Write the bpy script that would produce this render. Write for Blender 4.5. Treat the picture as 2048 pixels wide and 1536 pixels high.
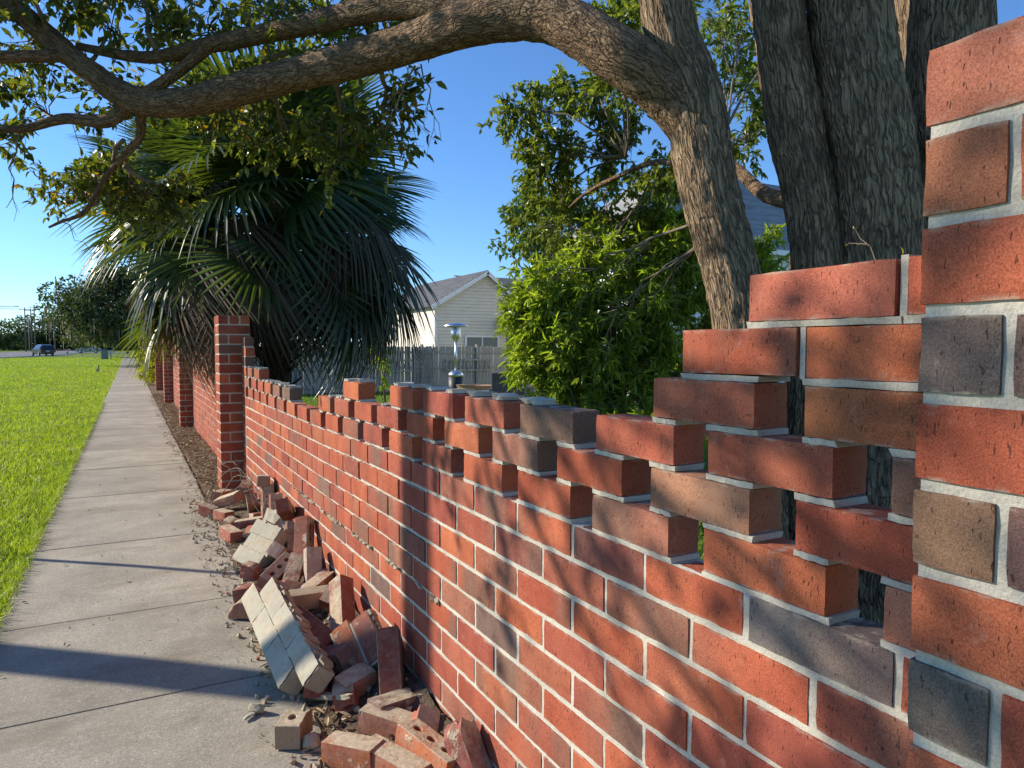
import bpy, bmesh, math, random
import numpy as np
from mathutils import Vector, Matrix, Euler, noise, Quaternion

for o in list(bpy.data.objects):
    bpy.data.objects.remove(o)
random.seed(11)
rng = np.random.default_rng(11)
S = bpy.context.scene
C = S.collection

# ------------------------------------------------------------------ camera, sky, sun, exposure
camd = bpy.data.cameras.new('camera')
camd.lens = 24.96; camd.sensor_width = 36.0; camd.clip_start = 0.05; camd.clip_end = 3000
cam = bpy.data.objects.new('camera', camd); C.objects.link(cam)
cam.location = (0, 0, 1.48)
cam.rotation_euler = (math.radians(90 - 2.862), 0, math.radians(-28.314))
S.camera = cam

SUN_EL, SUN_AZ = 27.0, 50.0            # azimuth measured from +Y towards -X
w = bpy.data.worlds.new('World'); S.world = w; w.use_nodes = True
wn = w.node_tree.nodes; wl = w.node_tree.links
sky = wn.new('ShaderNodeTexSky'); sky.sky_type = 'NISHITA'; sky.sun_disc = False
sky.sun_elevation = math.radians(SUN_EL); sky.sun_rotation = math.radians(-SUN_AZ)
sky.altitude = 0; sky.air_density = 1.0; sky.dust_density = 0.0; sky.ozone_density = 9.0
bg = wn['Background']; bg.inputs['Strength'].default_value = 0.14
wl.new(sky.outputs[0], bg.inputs['Color'])

sd = bpy.data.lights.new('sun', 'SUN'); sd.energy = 5.0; sd.angle = math.radians(0.55); sd.color = (1.0, 0.90, 0.76)
so = bpy.data.objects.new('sun', sd); C.objects.link(so)
ce, se = math.cos(math.radians(SUN_EL)), math.sin(math.radians(SUN_EL))
ca, sa = math.cos(math.radians(SUN_AZ)), math.sin(math.radians(SUN_AZ))
SUNV = Vector((-sa * ce, ca * ce, se))          # towards the sun
so.rotation_euler = (-SUNV).to_track_quat('-Z', 'Y').to_euler()
so.location = SUNV * 50

S.render.engine = 'CYCLES'
S.view_settings.view_transform = 'Standard'; S.view_settings.look = 'None'
S.view_settings.exposure = 0.56; S.view_settings.gamma = 1.0; S.view_settings.use_curve_mapping = False
S.cycles.max_bounces = 8; S.cycles.transparent_max_bounces = 8
S.cycles.sample_clamp_indirect = 4.0
S.cycles.use_denoising = True

# ------------------------------------------------------------------ helpers
def tag(o, label=None, cat=None, group=None, kind=None):
    if label: o['label'] = label
    if cat: o['category'] = cat
    if group: o['group'] = group
    if kind: o['kind'] = kind
    return o

def empty(name, loc=(0, 0, 0)):
    o = bpy.data.objects.new(name, None); C.objects.link(o); o.location = loc
    o.empty_display_size = 0.1
    return o

def ob(name, me, parent=None, loc=(0, 0, 0), rot=None, color=None, scale=None):
    """link a mesh; loc is in world space, also under an (unrotated) parent"""
    o = bpy.data.objects.new(name, me); C.objects.link(o)
    o.location = loc
    if rot is not None:
        o.rotation_euler = rot
    if scale is not None:
        o.scale = scale
    if color is not None:
        o.color = color
    if parent is not None:
        o.parent = parent
        off = Vector((0, 0, 0)); p = parent
        while p is not None:
            off += p.location if p.parent is None else Vector((0, 0, 0)); p = p.parent
        if parent.parent is None:
            o.matrix_parent_inverse = Matrix.Translation(-Vector(parent.location))
        else:
            o.matrix_parent_inverse = (parent.parent.matrix_basis @ parent.matrix_parent_inverse @ parent.matrix_basis).inverted()
    return o

def np_mesh(name, V, F, mats=(), smooth=False, uv=None):
    V = np.asarray(V, dtype=np.float32); F = np.asarray(F, dtype=np.int32)
    me = bpy.data.meshes.new(name)
    k = F.shape[1]
    me.vertices.add(len(V)); me.vertices.foreach_set('co', V.ravel())
    me.loops.add(F.size); me.loops.foreach_set('vertex_index', F.ravel())
    me.polygons.add(len(F))
    me.polygons.foreach_set('loop_start', np.arange(0, F.size, k, dtype=np.int32))
    me.polygons.foreach_set('loop_total', np.full(len(F), k, dtype=np.int32))
    me.polygons.foreach_set('use_smooth', np.full(len(F), bool(smooth)))
    if uv is not None:
        l = me.uv_layers.new(name='UVMap')
        l.data.foreach_set('uv', np.asarray(uv, dtype=np.float32)[F.ravel()].ravel())
    for m in mats: me.materials.append(m)
    me.update(calc_edges=True); me.validate()
    return me

class MB:
    """collects simple shapes into one mesh"""
    def __init__(self): self.v = []; self.f = []; self.m = []
    def add(self, vs, fs, mi=0):
        b = len(self.v); self.v += [tuple(p) for p in vs]
        self.f += [tuple(b + i for i in f) for f in fs]; self.m += [mi] * len(fs)
    def box(self, c, s, rot=None, mi=0, taper=1.0):
        x, y, z = s[0] / 2, s[1] / 2, s[2] / 2
        vs = [Vector((sx * x * (taper if sz > 0 else 1), sy * y * (taper if sz > 0 else 1), sz * z)) for sz in (-1, 1) for sy in (-1, 1) for sx in (-1, 1)]
        if rot is not None:
            q = Euler(rot).to_matrix(); vs = [q @ v for v in vs]
        c = Vector(c)
        self.add([v + c for v in vs], [(0, 2, 3, 1), (4, 5, 7, 6), (0, 1, 5, 4), (2, 6, 7, 3), (0, 4, 6, 2), (1, 3, 7, 5)], mi)
        return self
    def bar(self, a, b, w, h=None, mi=0):
        a, b = Vector(a), Vector(b); d = b - a; L = d.length
        q = d.to_track_quat('X', 'Z'); h = h or w
        vs = [a + q @ Vector((x * L, y * w / 2, z * h / 2)) for z in (-1, 1) for y in (-1, 1) for x in (0, 1)]
        self.add(vs, [(0, 2, 3, 1), (4, 5, 7, 6), (0, 1, 5, 4), (2, 6, 7, 3), (0, 4, 6, 2), (1, 3, 7, 5)], mi)
        return self
    def tube(self, pts, rad, n=8, mi=0):
        P = [Vector(p) for p in pts]
        if not hasattr(rad, '__len__'): rad = [rad] * len(P)
        b = len(self.v); prev = None
        for i, p in enumerate(P):
            t = (P[min(i + 1, len(P) - 1)] - P[max(i - 1, 0)]).normalized()
            if prev is None:
                u = t.orthogonal().normalized()
            else:
                u = (prev - t * prev.dot(t)).normalized()
            prev = u; v = t.cross(u)
            for k in range(n):
                a = 2 * math.pi * k / n
                self.v.append(tuple(p + (u * math.cos(a) + v * math.sin(a)) * rad[i]))
        for i in range(len(P) - 1):
            for k in range(n):
                self.f.append((b + i * n + k, b + i * n + (k + 1) % n, b + (i + 1) * n + (k + 1) % n, b + (i + 1) * n + k)); self.m.append(mi)
        self.f.append(tuple(b + k for k in range(n))[::-1]); self.m.append(mi)
        self.f.append(tuple(b + (len(P) - 1) * n + k for k in range(n))); self.m.append(mi)
        return self
    def lathe(self, prof, c, n=20, mi=0):
        b = len(self.v); c = Vector(c)
        for r, z in prof:
            for k in range(n):
                a = 2 * math.pi * k / n
                self.v.append((c.x + r * math.cos(a), c.y + r * math.sin(a), c.z + z))
        for i in range(len(prof) - 1):
            for k in range(n):
                self.f.append((b + i * n + k, b + i * n + (k + 1) % n, b + (i + 1) * n + (k + 1) % n, b + (i + 1) * n + k)); self.m.append(mi)
        self.f.append(tuple(b + k for k in range(n))[::-1]); self.m.append(mi)
        self.f.append(tuple(b + (len(prof) - 1) * n + k for k in range(n))); self.m.append(mi)
        return self
    def mesh(self, name, mats, smooth=False):
        me = bpy.data.meshes.new(name); me.from_pydata(self.v, [], self.f)
        for m in (mats if isinstance(mats, (list, tuple)) else [mats]): me.materials.append(m)
        me.polygons.foreach_set('material_index', self.m)
        if smooth: me.polygons.foreach_set('use_smooth', [True] * len(self.f))
        me.update(); return me

def bevel_mesh(me, wdt, seg=1):
    bm = bmesh.new(); bm.from_mesh(me)
    bmesh.ops.bevel(bm, geom=bm.edges[:], offset=wdt, segments=seg, affect='EDGES', profile=0.6)
    bm.to_mesh(me); bm.free(); me.update(); return me

def smoothstep(a, b, x):
    t = min(1, max(0, (x - a) / (b - a))); return t * t * (3 - 2 * t)

# ------------------------------------------------------------------ materials
def mat(name):
    m = bpy.data.materials.new(name); m.use_nodes = True
    nt = m.node_tree; p = nt.nodes['Principled BSDF']
    return m, nt, nt.nodes, nt.links, p

def simple(name, col, rough=0.7, metal=0.0, noise_scale=None, amt=0.25, bump=0.0, spec=0.4, bscale=None, stretch=None):
    m, nt, n, l, p = mat(name)
    p.inputs['Roughness'].default_value = rough; p.inputs['Metallic'].default_value = metal
    p.inputs['Specular IOR Level'].default_value = spec
    if noise_scale is None:
        p.inputs['Base Color'].default_value = (*col, 1); return m
    tc = n.new('ShaderNodeTexCoord'); mp = n.new('ShaderNodeMapping')
    if stretch: mp.inputs['Scale'].default_value = stretch
    l.new(tc.outputs['Object'], mp.inputs[0])
    nz = n.new('ShaderNodeTexNoise'); nz.inputs['Scale'].default_value = noise_scale; nz.inputs['Detail'].default_value = 6; nz.inputs['Roughness'].default_value = 0.65
    l.new(mp.outputs[0], nz.inputs[0])
    cr = n.new('ShaderNodeValToRGB'); cr.color_ramp.elements[0].position = 0.3; cr.color_ramp.elements[1].position = 0.7
    cr.color_ramp.elements[0].color = (*[c * (1 - amt) for c in col], 1); cr.color_ramp.elements[1].color = (*[min(1, c * (1 + amt)) for c in col], 1)
    l.new(nz.outputs[0], cr.inputs[0]); l.new(cr.outputs[0], p.inputs['Base Color'])
    if bump:
        n2 = n.new('ShaderNodeTexNoise'); n2.inputs['Scale'].default_value = bscale or noise_scale * 6; n2.inputs['Detail'].default_value = 5
        l.new(mp.outputs[0], n2.inputs[0])
        b = n.new('ShaderNodeBump'); b.inputs['Strength'].default_value = 0.8; b.inputs['Distance'].default_value = bump
        l.new(n2.outputs[0], b.inputs['Height']); l.new(b.outputs[0], p.inputs['Normal'])
    return m

def math_n(n, l, op, a, b=None, c=None):
    x = n.new('ShaderNodeMath'); x.operation = op
    for i, v in enumerate((a, b, c)):
        if v is None: continue
        if isinstance(v, (int, float)): x.inputs[i].default_value = v
        else: l.new(v, x.inputs[i])
    return x.outputs[0]

def mix_rgb(n, l, fac, a, b, mode='MIX'):
    x = n.new('ShaderNodeMix'); x.data_type = 'RGBA'; x.blend_type = mode
    for s, v in ((0, fac), (6, a), (7, b)):
        if isinstance(v, (int, float)): x.inputs[s].default_value = v
        elif isinstance(v, tuple): x.inputs[s].default_value = (*v, 1) if len(v) == 3 else v
        else: l.new(v, x.inputs[s])
    return x.outputs[2]

def ramp(n, l, src, p0, p1, c0=(0, 0, 0), c1=(1, 1, 1)):
    r = n.new('ShaderNodeValToRGB'); e = r.color_ramp.elements
    e[0].position = p0; e[1].position = p1; e[0].color = (*c0, 1); e[1].color = (*c1, 1)
    l.new(src, r.inputs[0]); return r.outputs[0]

def noise_n(n, l, vec, scale, detail=4, rough=0.6):
    z = n.new('ShaderNodeTexNoise'); z.inputs['Scale'].default_value = scale; z.inputs['Detail'].default_value = detail; z.inputs['Roughness'].default_value = rough
    l.new(vec, z.inputs['Vector']); return z.outputs[0]

def vscale(n, l, vec, s):
    x = n.new('ShaderNodeVectorMath'); x.operation = 'MULTIPLY'; x.inputs[1].default_value = s; l.new(vec, x.inputs[0]); return x.outputs[0]

def brick_material(name, mode):
    """mode 'object': tone from the object's own colour; 'island': tone drawn per brick; 'loose': with mortar left on the beds"""
    m, nt, n, l, p = mat(name)
    tc = n.new('ShaderNodeTexCoord'); oi = n.new('ShaderNodeObjectInfo')
    if mode == 'island':
        ge = n.new('ShaderNodeNewGeometry'); rnd = ge.outputs['Random Per Island']
        cr = n.new('ShaderNodeValToRGB'); cr.color_ramp.interpolation = 'LINEAR'
        cols = [(0.0, (0.30, 0.078, 0.046)), (0.3, (0.36, 0.098, 0.053)), (0.55, (0.33, 0.088, 0.052)), (0.8, (0.38, 0.108, 0.056)), (0.93, (0.27, 0.088, 0.055)), (1.0, (0.18, 0.09, 0.07))]
        e = cr.color_ramp.elements; e[0].position, e[0].color = cols[0][0], (*cols[0][1], 1); e[1].position, e[1].color = cols[-1][0], (*cols[-1][1], 1)
        for ps, c in cols[1:-1]:
            k = e.new(ps); k.color = (*c, 1)
        l.new(rnd, cr.inputs[0]); base = cr.outputs[0]; flash = math_n(n, l, 'MULTIPLY', rnd, 0.5)
    else:
        rnd = oi.outputs['Random']; base = oi.outputs['Color']; flash = oi.outputs['Alpha']
    off = n.new('ShaderNodeVectorMath'); off.operation = 'MULTIPLY_ADD'; off.inputs[1].default_value = (1, 1, 1)
    cmb = n.new('ShaderNodeCombineXYZ')
    r50 = math_n(n, l, 'MULTIPLY', rnd, 53.0)
    for i in range(3): l.new(r50, cmb.inputs[i])
    l.new(tc.outputs['Object'], off.inputs[0]); l.new(cmb.outputs[0], off.inputs[2])
    P = off.outputs[0]
    # broad tone drift along the length, and kiln-flash towards grey brown
    drift = noise_n(n, l, vscale(n, l, P, (7, 3, 4)), 1.0, 3, 0.5)
    c = mix_rgb(n, l, ramp(n, l, drift, 0.3, 0.72), mix_rgb(n, l, 1.0, base, (0.80, 0.74, 0.74), 'MULTIPLY'), mix_rgb(n, l, 1.0, base, (1.16, 1.28, 1.24), 'MULTIPLY'))
    fl = noise_n(n, l, vscale(n, l, P, (4.5, 1.5, 1.5)), 1.0, 2, 0.4)
    flm = math_n(n, l, 'MULTIPLY', ramp(n, l, fl, 0.45, 0.66), flash)
    c = mix_rgb(n, l, flm, c, (0.155, 0.105, 0.075))
    # sanded grain
    grain = noise_n(n, l, P, 420, 3, 0.7)
    c = mix_rgb(n, l, 0.85, c, mix_rgb(n, l, ramp(n, l, grain, 0.34, 0.68), mix_rgb(n, l, 1.0, c, (0.6, 0.55, 0.55), 'MULTIPLY'), mix_rgb(n, l, 1.0, c, (1.4, 1.45, 1.45), 'MULTIPLY')))
    # short vertical drag marks and pits
    pit = noise_n(n, l, vscale(n, l, P, (230, 230, 62)), 1.0, 2, 0.5)
    pm = ramp(n, l, pit, 0.665, 0.71)
    c = mix_rgb(n, l, math_n(n, l, 'MULTIPLY', pm, 0.75), c, (0.05, 0.022, 0.018))
    pale = noise_n(n, l, vscale(n, l, P, (30, 30, 18)), 1.0, 5, 0.7)
    c = mix_rgb(n, l, math_n(n, l, 'MULTIPLY', ramp(n, l, pale, 0.60, 0.80), 0.30), c, (0.5, 0.42, 0.36))
    szx = n.new('ShaderNodeSeparateXYZ'); l.new(tc.outputs['Object'], szx.inputs[0])
    edge_ = ramp(n, l, math_n(n, l, 'ABSOLUTE', szx.outputs[2]), 0.0375, 0.0445) if mode != 'island' else 0.0
    smear = noise_n(n, l, vscale(n, l, P, (26, 26, 60)), 1.0, 4, 0.6)
    if mode != 'island':
        c = mix_rgb(n, l, math_n(n, l, 'MULTIPLY', math_n(n, l, 'MULTIPLY', edge_, ramp(n, l, smear, 0.50, 0.62)), 0.75), c, (0.42, 0.36, 0.28))
        dk = noise_n(n, l, vscale(n, l, P, (11, 11, 24)), 1.0, 5, 0.7)
        c = mix_rgb(n, l, math_n(n, l, 'MULTIPLY', ramp(n, l, dk, 0.56, 0.74), 0.45), c, mix_rgb(n, l, 1.0, c, (0.45, 0.42, 0.42), 'MULTIPLY'))
    h = math_n(n, l, 'ADD', math_n(n, l, 'MULTIPLY', grain, 0.55), math_n(n, l, 'MULTIPLY', pm, -0.9))
    h = math_n(n, l, 'ADD', h, math_n(n, l, 'MULTIPLY', noise_n(n, l, P, 60, 3, 0.6), 0.7))
    if mode == 'loose':
        sx = n.new('ShaderNodeSeparateXYZ'); l.new(tc.outputs['Normal'], sx.inputs[0])
        bed = ramp(n, l, math_n(n, l, 'ABSOLUTE', sx.outputs[2]), 0.5, 0.8)
        mn = noise_n(n, l, vscale(n, l, P, (9, 9, 9)), 1.0, 5, 0.65)
        mk = math_n(n, l, 'MAXIMUM', math_n(n, l, 'MULTIPLY', bed, ramp(n, l, mn, 0.33, 0.52)), ramp(n, l, mn, 0.57, 0.65))
        c = mix_rgb(n, l, math_n(n, l, 'MULTIPLY', mk, 0.9), c, mix_rgb(n, l, ramp(n, l, noise_n(n, l, P, 40, 4, 0.7), 0.35, 0.65), (0.36, 0.29, 0.19), (0.56, 0.49, 0.35)))
        dust = noise_n(n, l, P, 25, 6, 0.75)
        c = mix_rgb(n, l, math_n(n, l, 'MULTIPLY', ramp(n, l, dust, 0.42, 0.72), 0.38), c, (0.36, 0.29, 0.23))
        h = math_n(n, l, 'ADD', h, math_n(n, l, 'MULTIPLY', mk, 2.2))
    b = n.new('ShaderNodeBump'); b.inputs['Strength'].default_value = 0.75; b.inputs['Distance'].default_value = 0.0022
    l.new(h, b.inputs['Height']); l.new(b.outputs[0], p.inputs['Normal'])
    l.new(c, p.inputs['Base Color']); p.inputs['Roughness'].default_value = 0.92; p.inputs['Specular IOR Level'].default_value = 0.2
    return m

M = {}
M['brick'] = brick_material('brick_wall_face', 'object')
M['brick_far'] = brick_material('brick_far', 'island')
M['brick_loose'] = brick_material('brick_loose', 'loose')

def mortar_material(name, col, dirt):
    m, nt, n, l, p = mat(name)
    tc = n.new('ShaderNodeTexCoord'); P = tc.outputs['Object']
    big = noise_n(n, l, P, 5, 5, 0.65); fine = noise_n(n, l, P, 240, 4, 0.7); mid = noise_n(n, l, P, 38, 5, 0.65)
    c = mix_rgb(n, l, ramp(n, l, big, 0.32, 0.7), tuple(k * 0.80 for k in col), tuple(min(1, k * 1.12) for k in col))
    c = mix_rgb(n, l, ramp(n, l, fine, 0.32, 0.7), mix_rgb(n, l, 1.0, c, (0.72, 0.72, 0.72), 'MULTIPLY'), c)
    c = mix_rgb(n, l, math_n(n, l, 'MULTIPLY', ramp(n, l, mid, 0.55, 0.70), 0.6), c, dirt)
    if name.startswith('pale'):
        c = mix_rgb(n, l, math_n(n, l, 'MULTIPLY', ramp(n, l, noise_n(n, l, P, 9, 5, 0.7), 0.50, 0.66), 0.6), c, (0.40, 0.27, 0.17))
    h = math_n(n, l, 'ADD', math_n(n, l, 'MULTIPLY', fine, 0.5), mid)
    b = n.new('ShaderNodeBump'); b.inputs['Strength'].default_value = 0.8; b.inputs['Distance'].default_value = 0.004
    l.new(h, b.inputs['Height']); l.new(b.outputs[0], p.inputs['Normal'])
    l.new(c, p.inputs['Base Color']); p.inputs['Roughness'].default_value = 0.95; p.inputs['Specular IOR Level'].default_value = 0.15
    return m
M['mortar'] = mortar_material('mortar', (0.60, 0.56, 0.46), (0.36, 0.32, 0.25))
M['mortar_old'] = mortar_material('mortar_yellowed', (0.47, 0.41, 0.29), (0.27, 0.22, 0.15))
M['pale_back'] = mortar_material('pale_parged_back', (0.50, 0.46, 0.35), (0.30, 0.20, 0.13))

def concrete_material():
    m, nt, n, l, p = mat('sidewalk_concrete')
    geo = n.new('ShaderNodeNewGeometry'); oi = n.new('ShaderNodeObjectInfo'); P = geo.outputs['Position']
    big = noise_n(n, l, P, 1.6, 6, 0.68); mid = noise_n(n, l, P, 14, 6, 0.7); fine = noise_n(n, l, P, 190, 3, 0.75)
    c = mix_rgb(n, l, ramp(n, l, big, 0.30, 0.68), (0.235, 0.212, 0.158), (0.49, 0.445, 0.345))
    c = mix_rgb(n, l, math_n(n, l, 'MULTIPLY', ramp(n, l, mid, 0.38, 0.66), 0.5), c, (0.34, 0.31, 0.255))
    c = mix_rgb(n, l, math_n(n, l, 'MULTIPLY', ramp(n, l, fine, 0.48, 0.62), 0.75), c, (0.15, 0.135, 0.11))
    c = mix_rgb(n, l, math_n(n, l, 'MULTIPLY', ramp(n, l, noise_n(n, l, P, 130, 2, 0.6), 0.62, 0.72), 0.6), c, (0.62, 0.58, 0.50))
    c = mix_rgb(n, l, math_n(n, l, 'MULTIPLY', ramp(n, l, noise_n(n, l, P, 75, 3, 0.7), 0.50, 0.64), 0.45), c, (0.23, 0.205, 0.15))
    c = mix_rgb(n, l, math_n(n, l, 'MULTIPLY', ramp(n, l, noise_n(n, l, vscale(n, l, P, (48, 60, 1)), 1.0, 3, 0.7), 0.56, 0.68), 0.5), c, (0.58, 0.53, 0.44))
    blot = noise_n(n, l, vscale(n, l, P, (1.1, 2.1, 1)), 1.0, 7, 0.72)
    c = mix_rgb(n, l, math_n(n, l, 'MULTIPLY', ramp(n, l, blot, 0.50, 0.66), 0.65), c, (0.20, 0.175, 0.125))
    v = math_n(n, l, 'MULTIPLY_ADD', oi.outputs['Random'], 0.24, 0.88)
    hs = n.new('ShaderNodeHueSaturation'); l.new(c, hs.inputs['Color']); l.new(v, hs.inputs['Value'])
    h = math_n(n, l, 'ADD', math_n(n, l, 'MULTIPLY', fine, 0.6), math_n(n, l, 'MULTIPLY', mid, 1.1))
    b = n.new('ShaderNodeBump'); b.inputs['Strength'].default_value = 0.7; b.inputs['Distance'].default_value = 0.004
    l.new(h, b.inputs['Height']); l.new(b.outputs[0], p.inputs['Normal'])
    l.new(hs.outputs[0], p.inputs['Base Color']); p.inputs['Roughness'].default_value = 0.9; p.inputs['Specular IOR Level'].default_value = 0.25
    return m
M['concrete'] = concrete_material()

def leaf_material(name, c0, c1, trans=0.45, rough=0.38, spec=0.5, tcol=None, spots=None):
    m, nt, n, l, p = mat(name)
    ge = n.new('ShaderNodeNewGeometry'); r = ge.outputs['Random Per Island']
    c = mix_rgb(n, l, r, c0, c1)
    if name.startswith('grass'):
        tco = n.new('ShaderNodeTexCoord')
        pz = noise_n(n, l, tco.outputs['Object'], 1.1, 6, 0.7)
        c = mix_rgb(n, l, ramp(n, l, pz, 0.35, 0.65), mix_rgb(n, l, 1.0, c, (0.72, 0.78, 0.8), 'MULTIPLY'), mix_rgb(n, l, 1.0, c, (1.18, 1.08, 1.0), 'MULTIPLY'))
    if spots:
        c = mix_rgb(n, l, ramp(n, l, r, spots[0], spots[0] + 0.01), c, spots[1])
    l.new(c, p.inputs['Base Color']); p.inputs['Roughness'].default_value = rough; p.inputs['Specular IOR Level'].default_value = spec
    t = n.new('ShaderNodeBsdfTranslucent')
    tc = mix_rgb(n, l, 1.0, c, tcol or (1.5, 1.7, 0.55), 'MULTIPLY'); l.new(tc, t.inputs['Color'])
    ms = n.new('ShaderNodeMixShader'); ms.inputs[0].default_value = trans
    l.new(p.outputs[0], ms.inputs[1]); l.new(t.outputs[0], ms.inputs[2])
    l.new(ms.outputs[0], n['Material Output'].inputs[0])
    return m
M['leaf_camphor'] = leaf_material('camphor_leaf', (0.055, 0.082, 0.018), (0.16, 0.19, 0.036), 0.50, 0.40, 0.5, (1.7, 1.6, 0.55), (0.965, (0.30, 0.20, 0.02)))
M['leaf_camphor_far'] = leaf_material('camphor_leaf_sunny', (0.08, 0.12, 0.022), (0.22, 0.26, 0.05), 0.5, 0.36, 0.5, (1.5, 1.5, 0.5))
M['leaf_shrub'] = leaf_material('shrub_leaf', (0.16, 0.22, 0.028), (0.37, 0.42, 0.07), 0.5, 0.33, 0.5, (1.5, 1.7, 0.5))
M['leaf_oak'] = leaf_material('oak_leaf', (0.035, 0.055, 0.02), (0.085, 0.11, 0.04), 0.25, 0.6, 0.3)
M['leaf_dark'] = leaf_material('far_tree_leaf', (0.030, 0.055, 0.022), (0.07, 0.105, 0.04), 0.2, 0.7, 0.2)
M['leaf_pale'] = leaf_material('far_pale_tree_leaf', (0.06, 0.10, 0.04), (0.12, 0.16, 0.06), 0.25, 0.7, 0.2)
M['leaf_yellow'] = leaf_material('yellow_leaf', (0.22, 0.26, 0.02), (0.42, 0.36, 0.03), 0.45, 0.5, 0.3)
M['leaf_magnolia'] = leaf_material('pale_maple_leaf', (0.07, 0.12, 0.04), (0.15, 0.20, 0.07), 0.35, 0.5, 0.3)
M['moss'] = leaf_material('spanish_moss', (0.17, 0.17, 0.12), (0.27, 0.26, 0.18), 0.3, 0.9, 0.1, (1.1, 1.1, 0.9))
M['palm_green'] = leaf_material('palm_frond_green', (0.030, 0.056, 0.018), (0.080, 0.115, 0.030), 0.34, 0.34, 0.5, (2.2, 2.0, 0.45))
M['palm_dead'] = leaf_material('palm_frond_dead', (0.045, 0.034, 0.022), (0.15, 0.11, 0.068), 0.20, 0.7, 0.25, (1.3, 1.1, 0.8))
M['grass'] = leaf_material('grass_blade', (0.21, 0.275, 0.03), (0.40, 0.45, 0.075), 0.48, 0.45, 0.35, (1.25, 1.5, 0.45), (0.95, (0.34, 0.30, 0.12)))
M['grass_yard'] = leaf_material('yard_grass_blade', (0.09, 0.16, 0.02), (0.19, 0.26, 0.04), 0.45, 0.5, 0.3, (1.3, 1.5, 0.5))
M['litter'] = leaf_material('dry_leaf', (0.17, 0.115, 0.06), (0.48, 0.37, 0.23), 0.1, 0.8, 0.2, (1, 1, 1))
M['fruit'] = simple('palm_fruit', (0.20, 0.17, 0.07), 0.7, noise_scale=40, amt=0.5)

def bark_material(name, c_ridge, c_crack, su, sv, depth, lichen=0.3):
    m, nt, n, l, p = mat(name)
    uv = n.new('ShaderNodeUVMap'); tc = n.new('ShaderNodeTexCoord')
    wob = n.new('ShaderNodeTexNoise'); wob.inputs['Scale'].default_value = 9; wob.inputs['Detail'].default_value = 4
    l.new(uv.outputs[0], wob.inputs[0])
    wv = n.new('ShaderNodeVectorMath'); wv.operation = 'MULTIPLY_ADD'; wv.inputs[1].default_value = (0.055, 0.10, 0)
    l.new(wob.outputs['Color'], wv.inputs[0]); l.new(uv.outputs[0], wv.inputs[2])
    vs = vscale(n, l, wv.outputs[0], (su, sv, 1))
    rid = noise_n(n, l, vs, 1.0, 2, 0.5); rid2 = noise_n(n, l, vscale(n, l, vs, (1.9, 1.6, 1)), 1.0, 2, 0.5)
    vs2 = vscale(n, l, wv.outputs[0], (su * 2.6, sv * 2.2, 1))
    v2 = n.new('ShaderNodeTexVoronoi'); v2.feature = 'DISTANCE_TO_EDGE'; v2.inputs['Scale'].default_value = 1; l.new(vs2, v2.inputs['Vector'])
    crack = ramp(n, l, math_n(n, l, 'MINIMUM', math_n(n, l, 'ABSOLUTE', math_n(n, l, 'SUBTRACT', rid, 0.5)), math_n(n, l, 'MULTIPLY', math_n(n, l, 'ABSOLUTE', math_n(n, l, 'SUBTRACT', rid2, 0.5)), 1.5)), 0.002, 0.05); crack2 = ramp(n, l, v2.outputs['Distance'], 0.0, 0.22)
    hgt = math_n(n, l, 'ADD', math_n(n, l, 'MULTIPLY', crack, 0.75), math_n(n, l, 'MULTIPLY', crack2, 0.5))
    fine = noise_n(n, l, tc.outputs['Object'], 90, 5, 0.7)
    tone = noise_n(n, l, tc.outputs['Object'], 3.2, 5, 0.65)
    c = mix_rgb(n, l, ramp(n, l, tone, 0.3, 0.7), tuple(k * 0.72 for k in c_ridge), tuple(k * 1.25 for k in c_ridge))
    c = mix_rgb(n, l, ramp(n, l, fine, 0.3, 0.75), mix_rgb(n, l, 1.0, c, (0.62, 0.6, 0.58), 'MULTIPLY'), c)
    lc = noise_n(n, l, tc.outputs['Object'], 7.5, 4, 0.6)
    c = mix_rgb(n, l, math_n(n, l, 'MULTIPLY', ramp(n, l, lc, 0.63, 0.70), lichen), c, (0.24, 0.27, 0.20))
    blk = noise_n(n, l, vscale(n, l, tc.outputs['Object'], (2.5, 2.5, 0.9)), 1.0, 5, 0.7)
    c = mix_rgb(n, l, math_n(n, l, 'MULTIPLY', ramp(n, l, blk, 0.60, 0.70), 0.75), c, (0.018, 0.016, 0.014))
    c = mix_rgb(n, l, math_n(n, l, 'SUBTRACT', 1.0, math_n(n, l, 'MULTIPLY', hgt, 0.9)), c, c_crack)
    h = math_n(n, l, 'ADD', hgt, math_n(n, l, 'MULTIPLY', fine, 0.3))
    b = n.new('ShaderNodeBump'); b.inputs['Strength'].default_value = 1.0; b.inputs['Distance'].default_value = depth
    l.new(h, b.inputs['Height']); l.new(b.outputs[0], p.inputs['Normal'])
    l.new(c, p.inputs['Base Color']); p.inputs['Roughness'].default_value = 0.92; p.inputs['Specular IOR Level'].default_value = 0.15
    return m
M['bark'] = bark_material('camphor_bark', (0.40, 0.288, 0.178), (0.075, 0.052, 0.032), 17, 3.8, 0.013)
M['bark_limb'] = bark_material('camphor_limb_bark', (0.34, 0.228, 0.132), (0.07, 0.046, 0.028), 26, 7.5, 0.009, 0.35)
M['bark_far'] = simple('far_bark', (0.10, 0.08, 0.06), 0.9, noise_scale=6, amt=0.4)
M['twig'] = simple('twig_bark', (0.17, 0.135, 0.095), 0.85, noise_scale=20, amt=0.35)
M['palm_trunk'] = simple('palm_trunk', (0.09, 0.07, 0.05), 0.95, noise_scale=18, amt=0.5, bump=0.02)

# ------------------------------------------------------------------ ground, sidewalk, road
def terrain(x, y):
    z = -0.035
    if y > 40: z += 0.0042 * (y - 40)
    if x > 1.3: z -= 0.21 * smoothstep(8, 26, math.hypot(x, y * 0.8)) + (0.0042 * max(0, y - 40))
    return z

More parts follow.
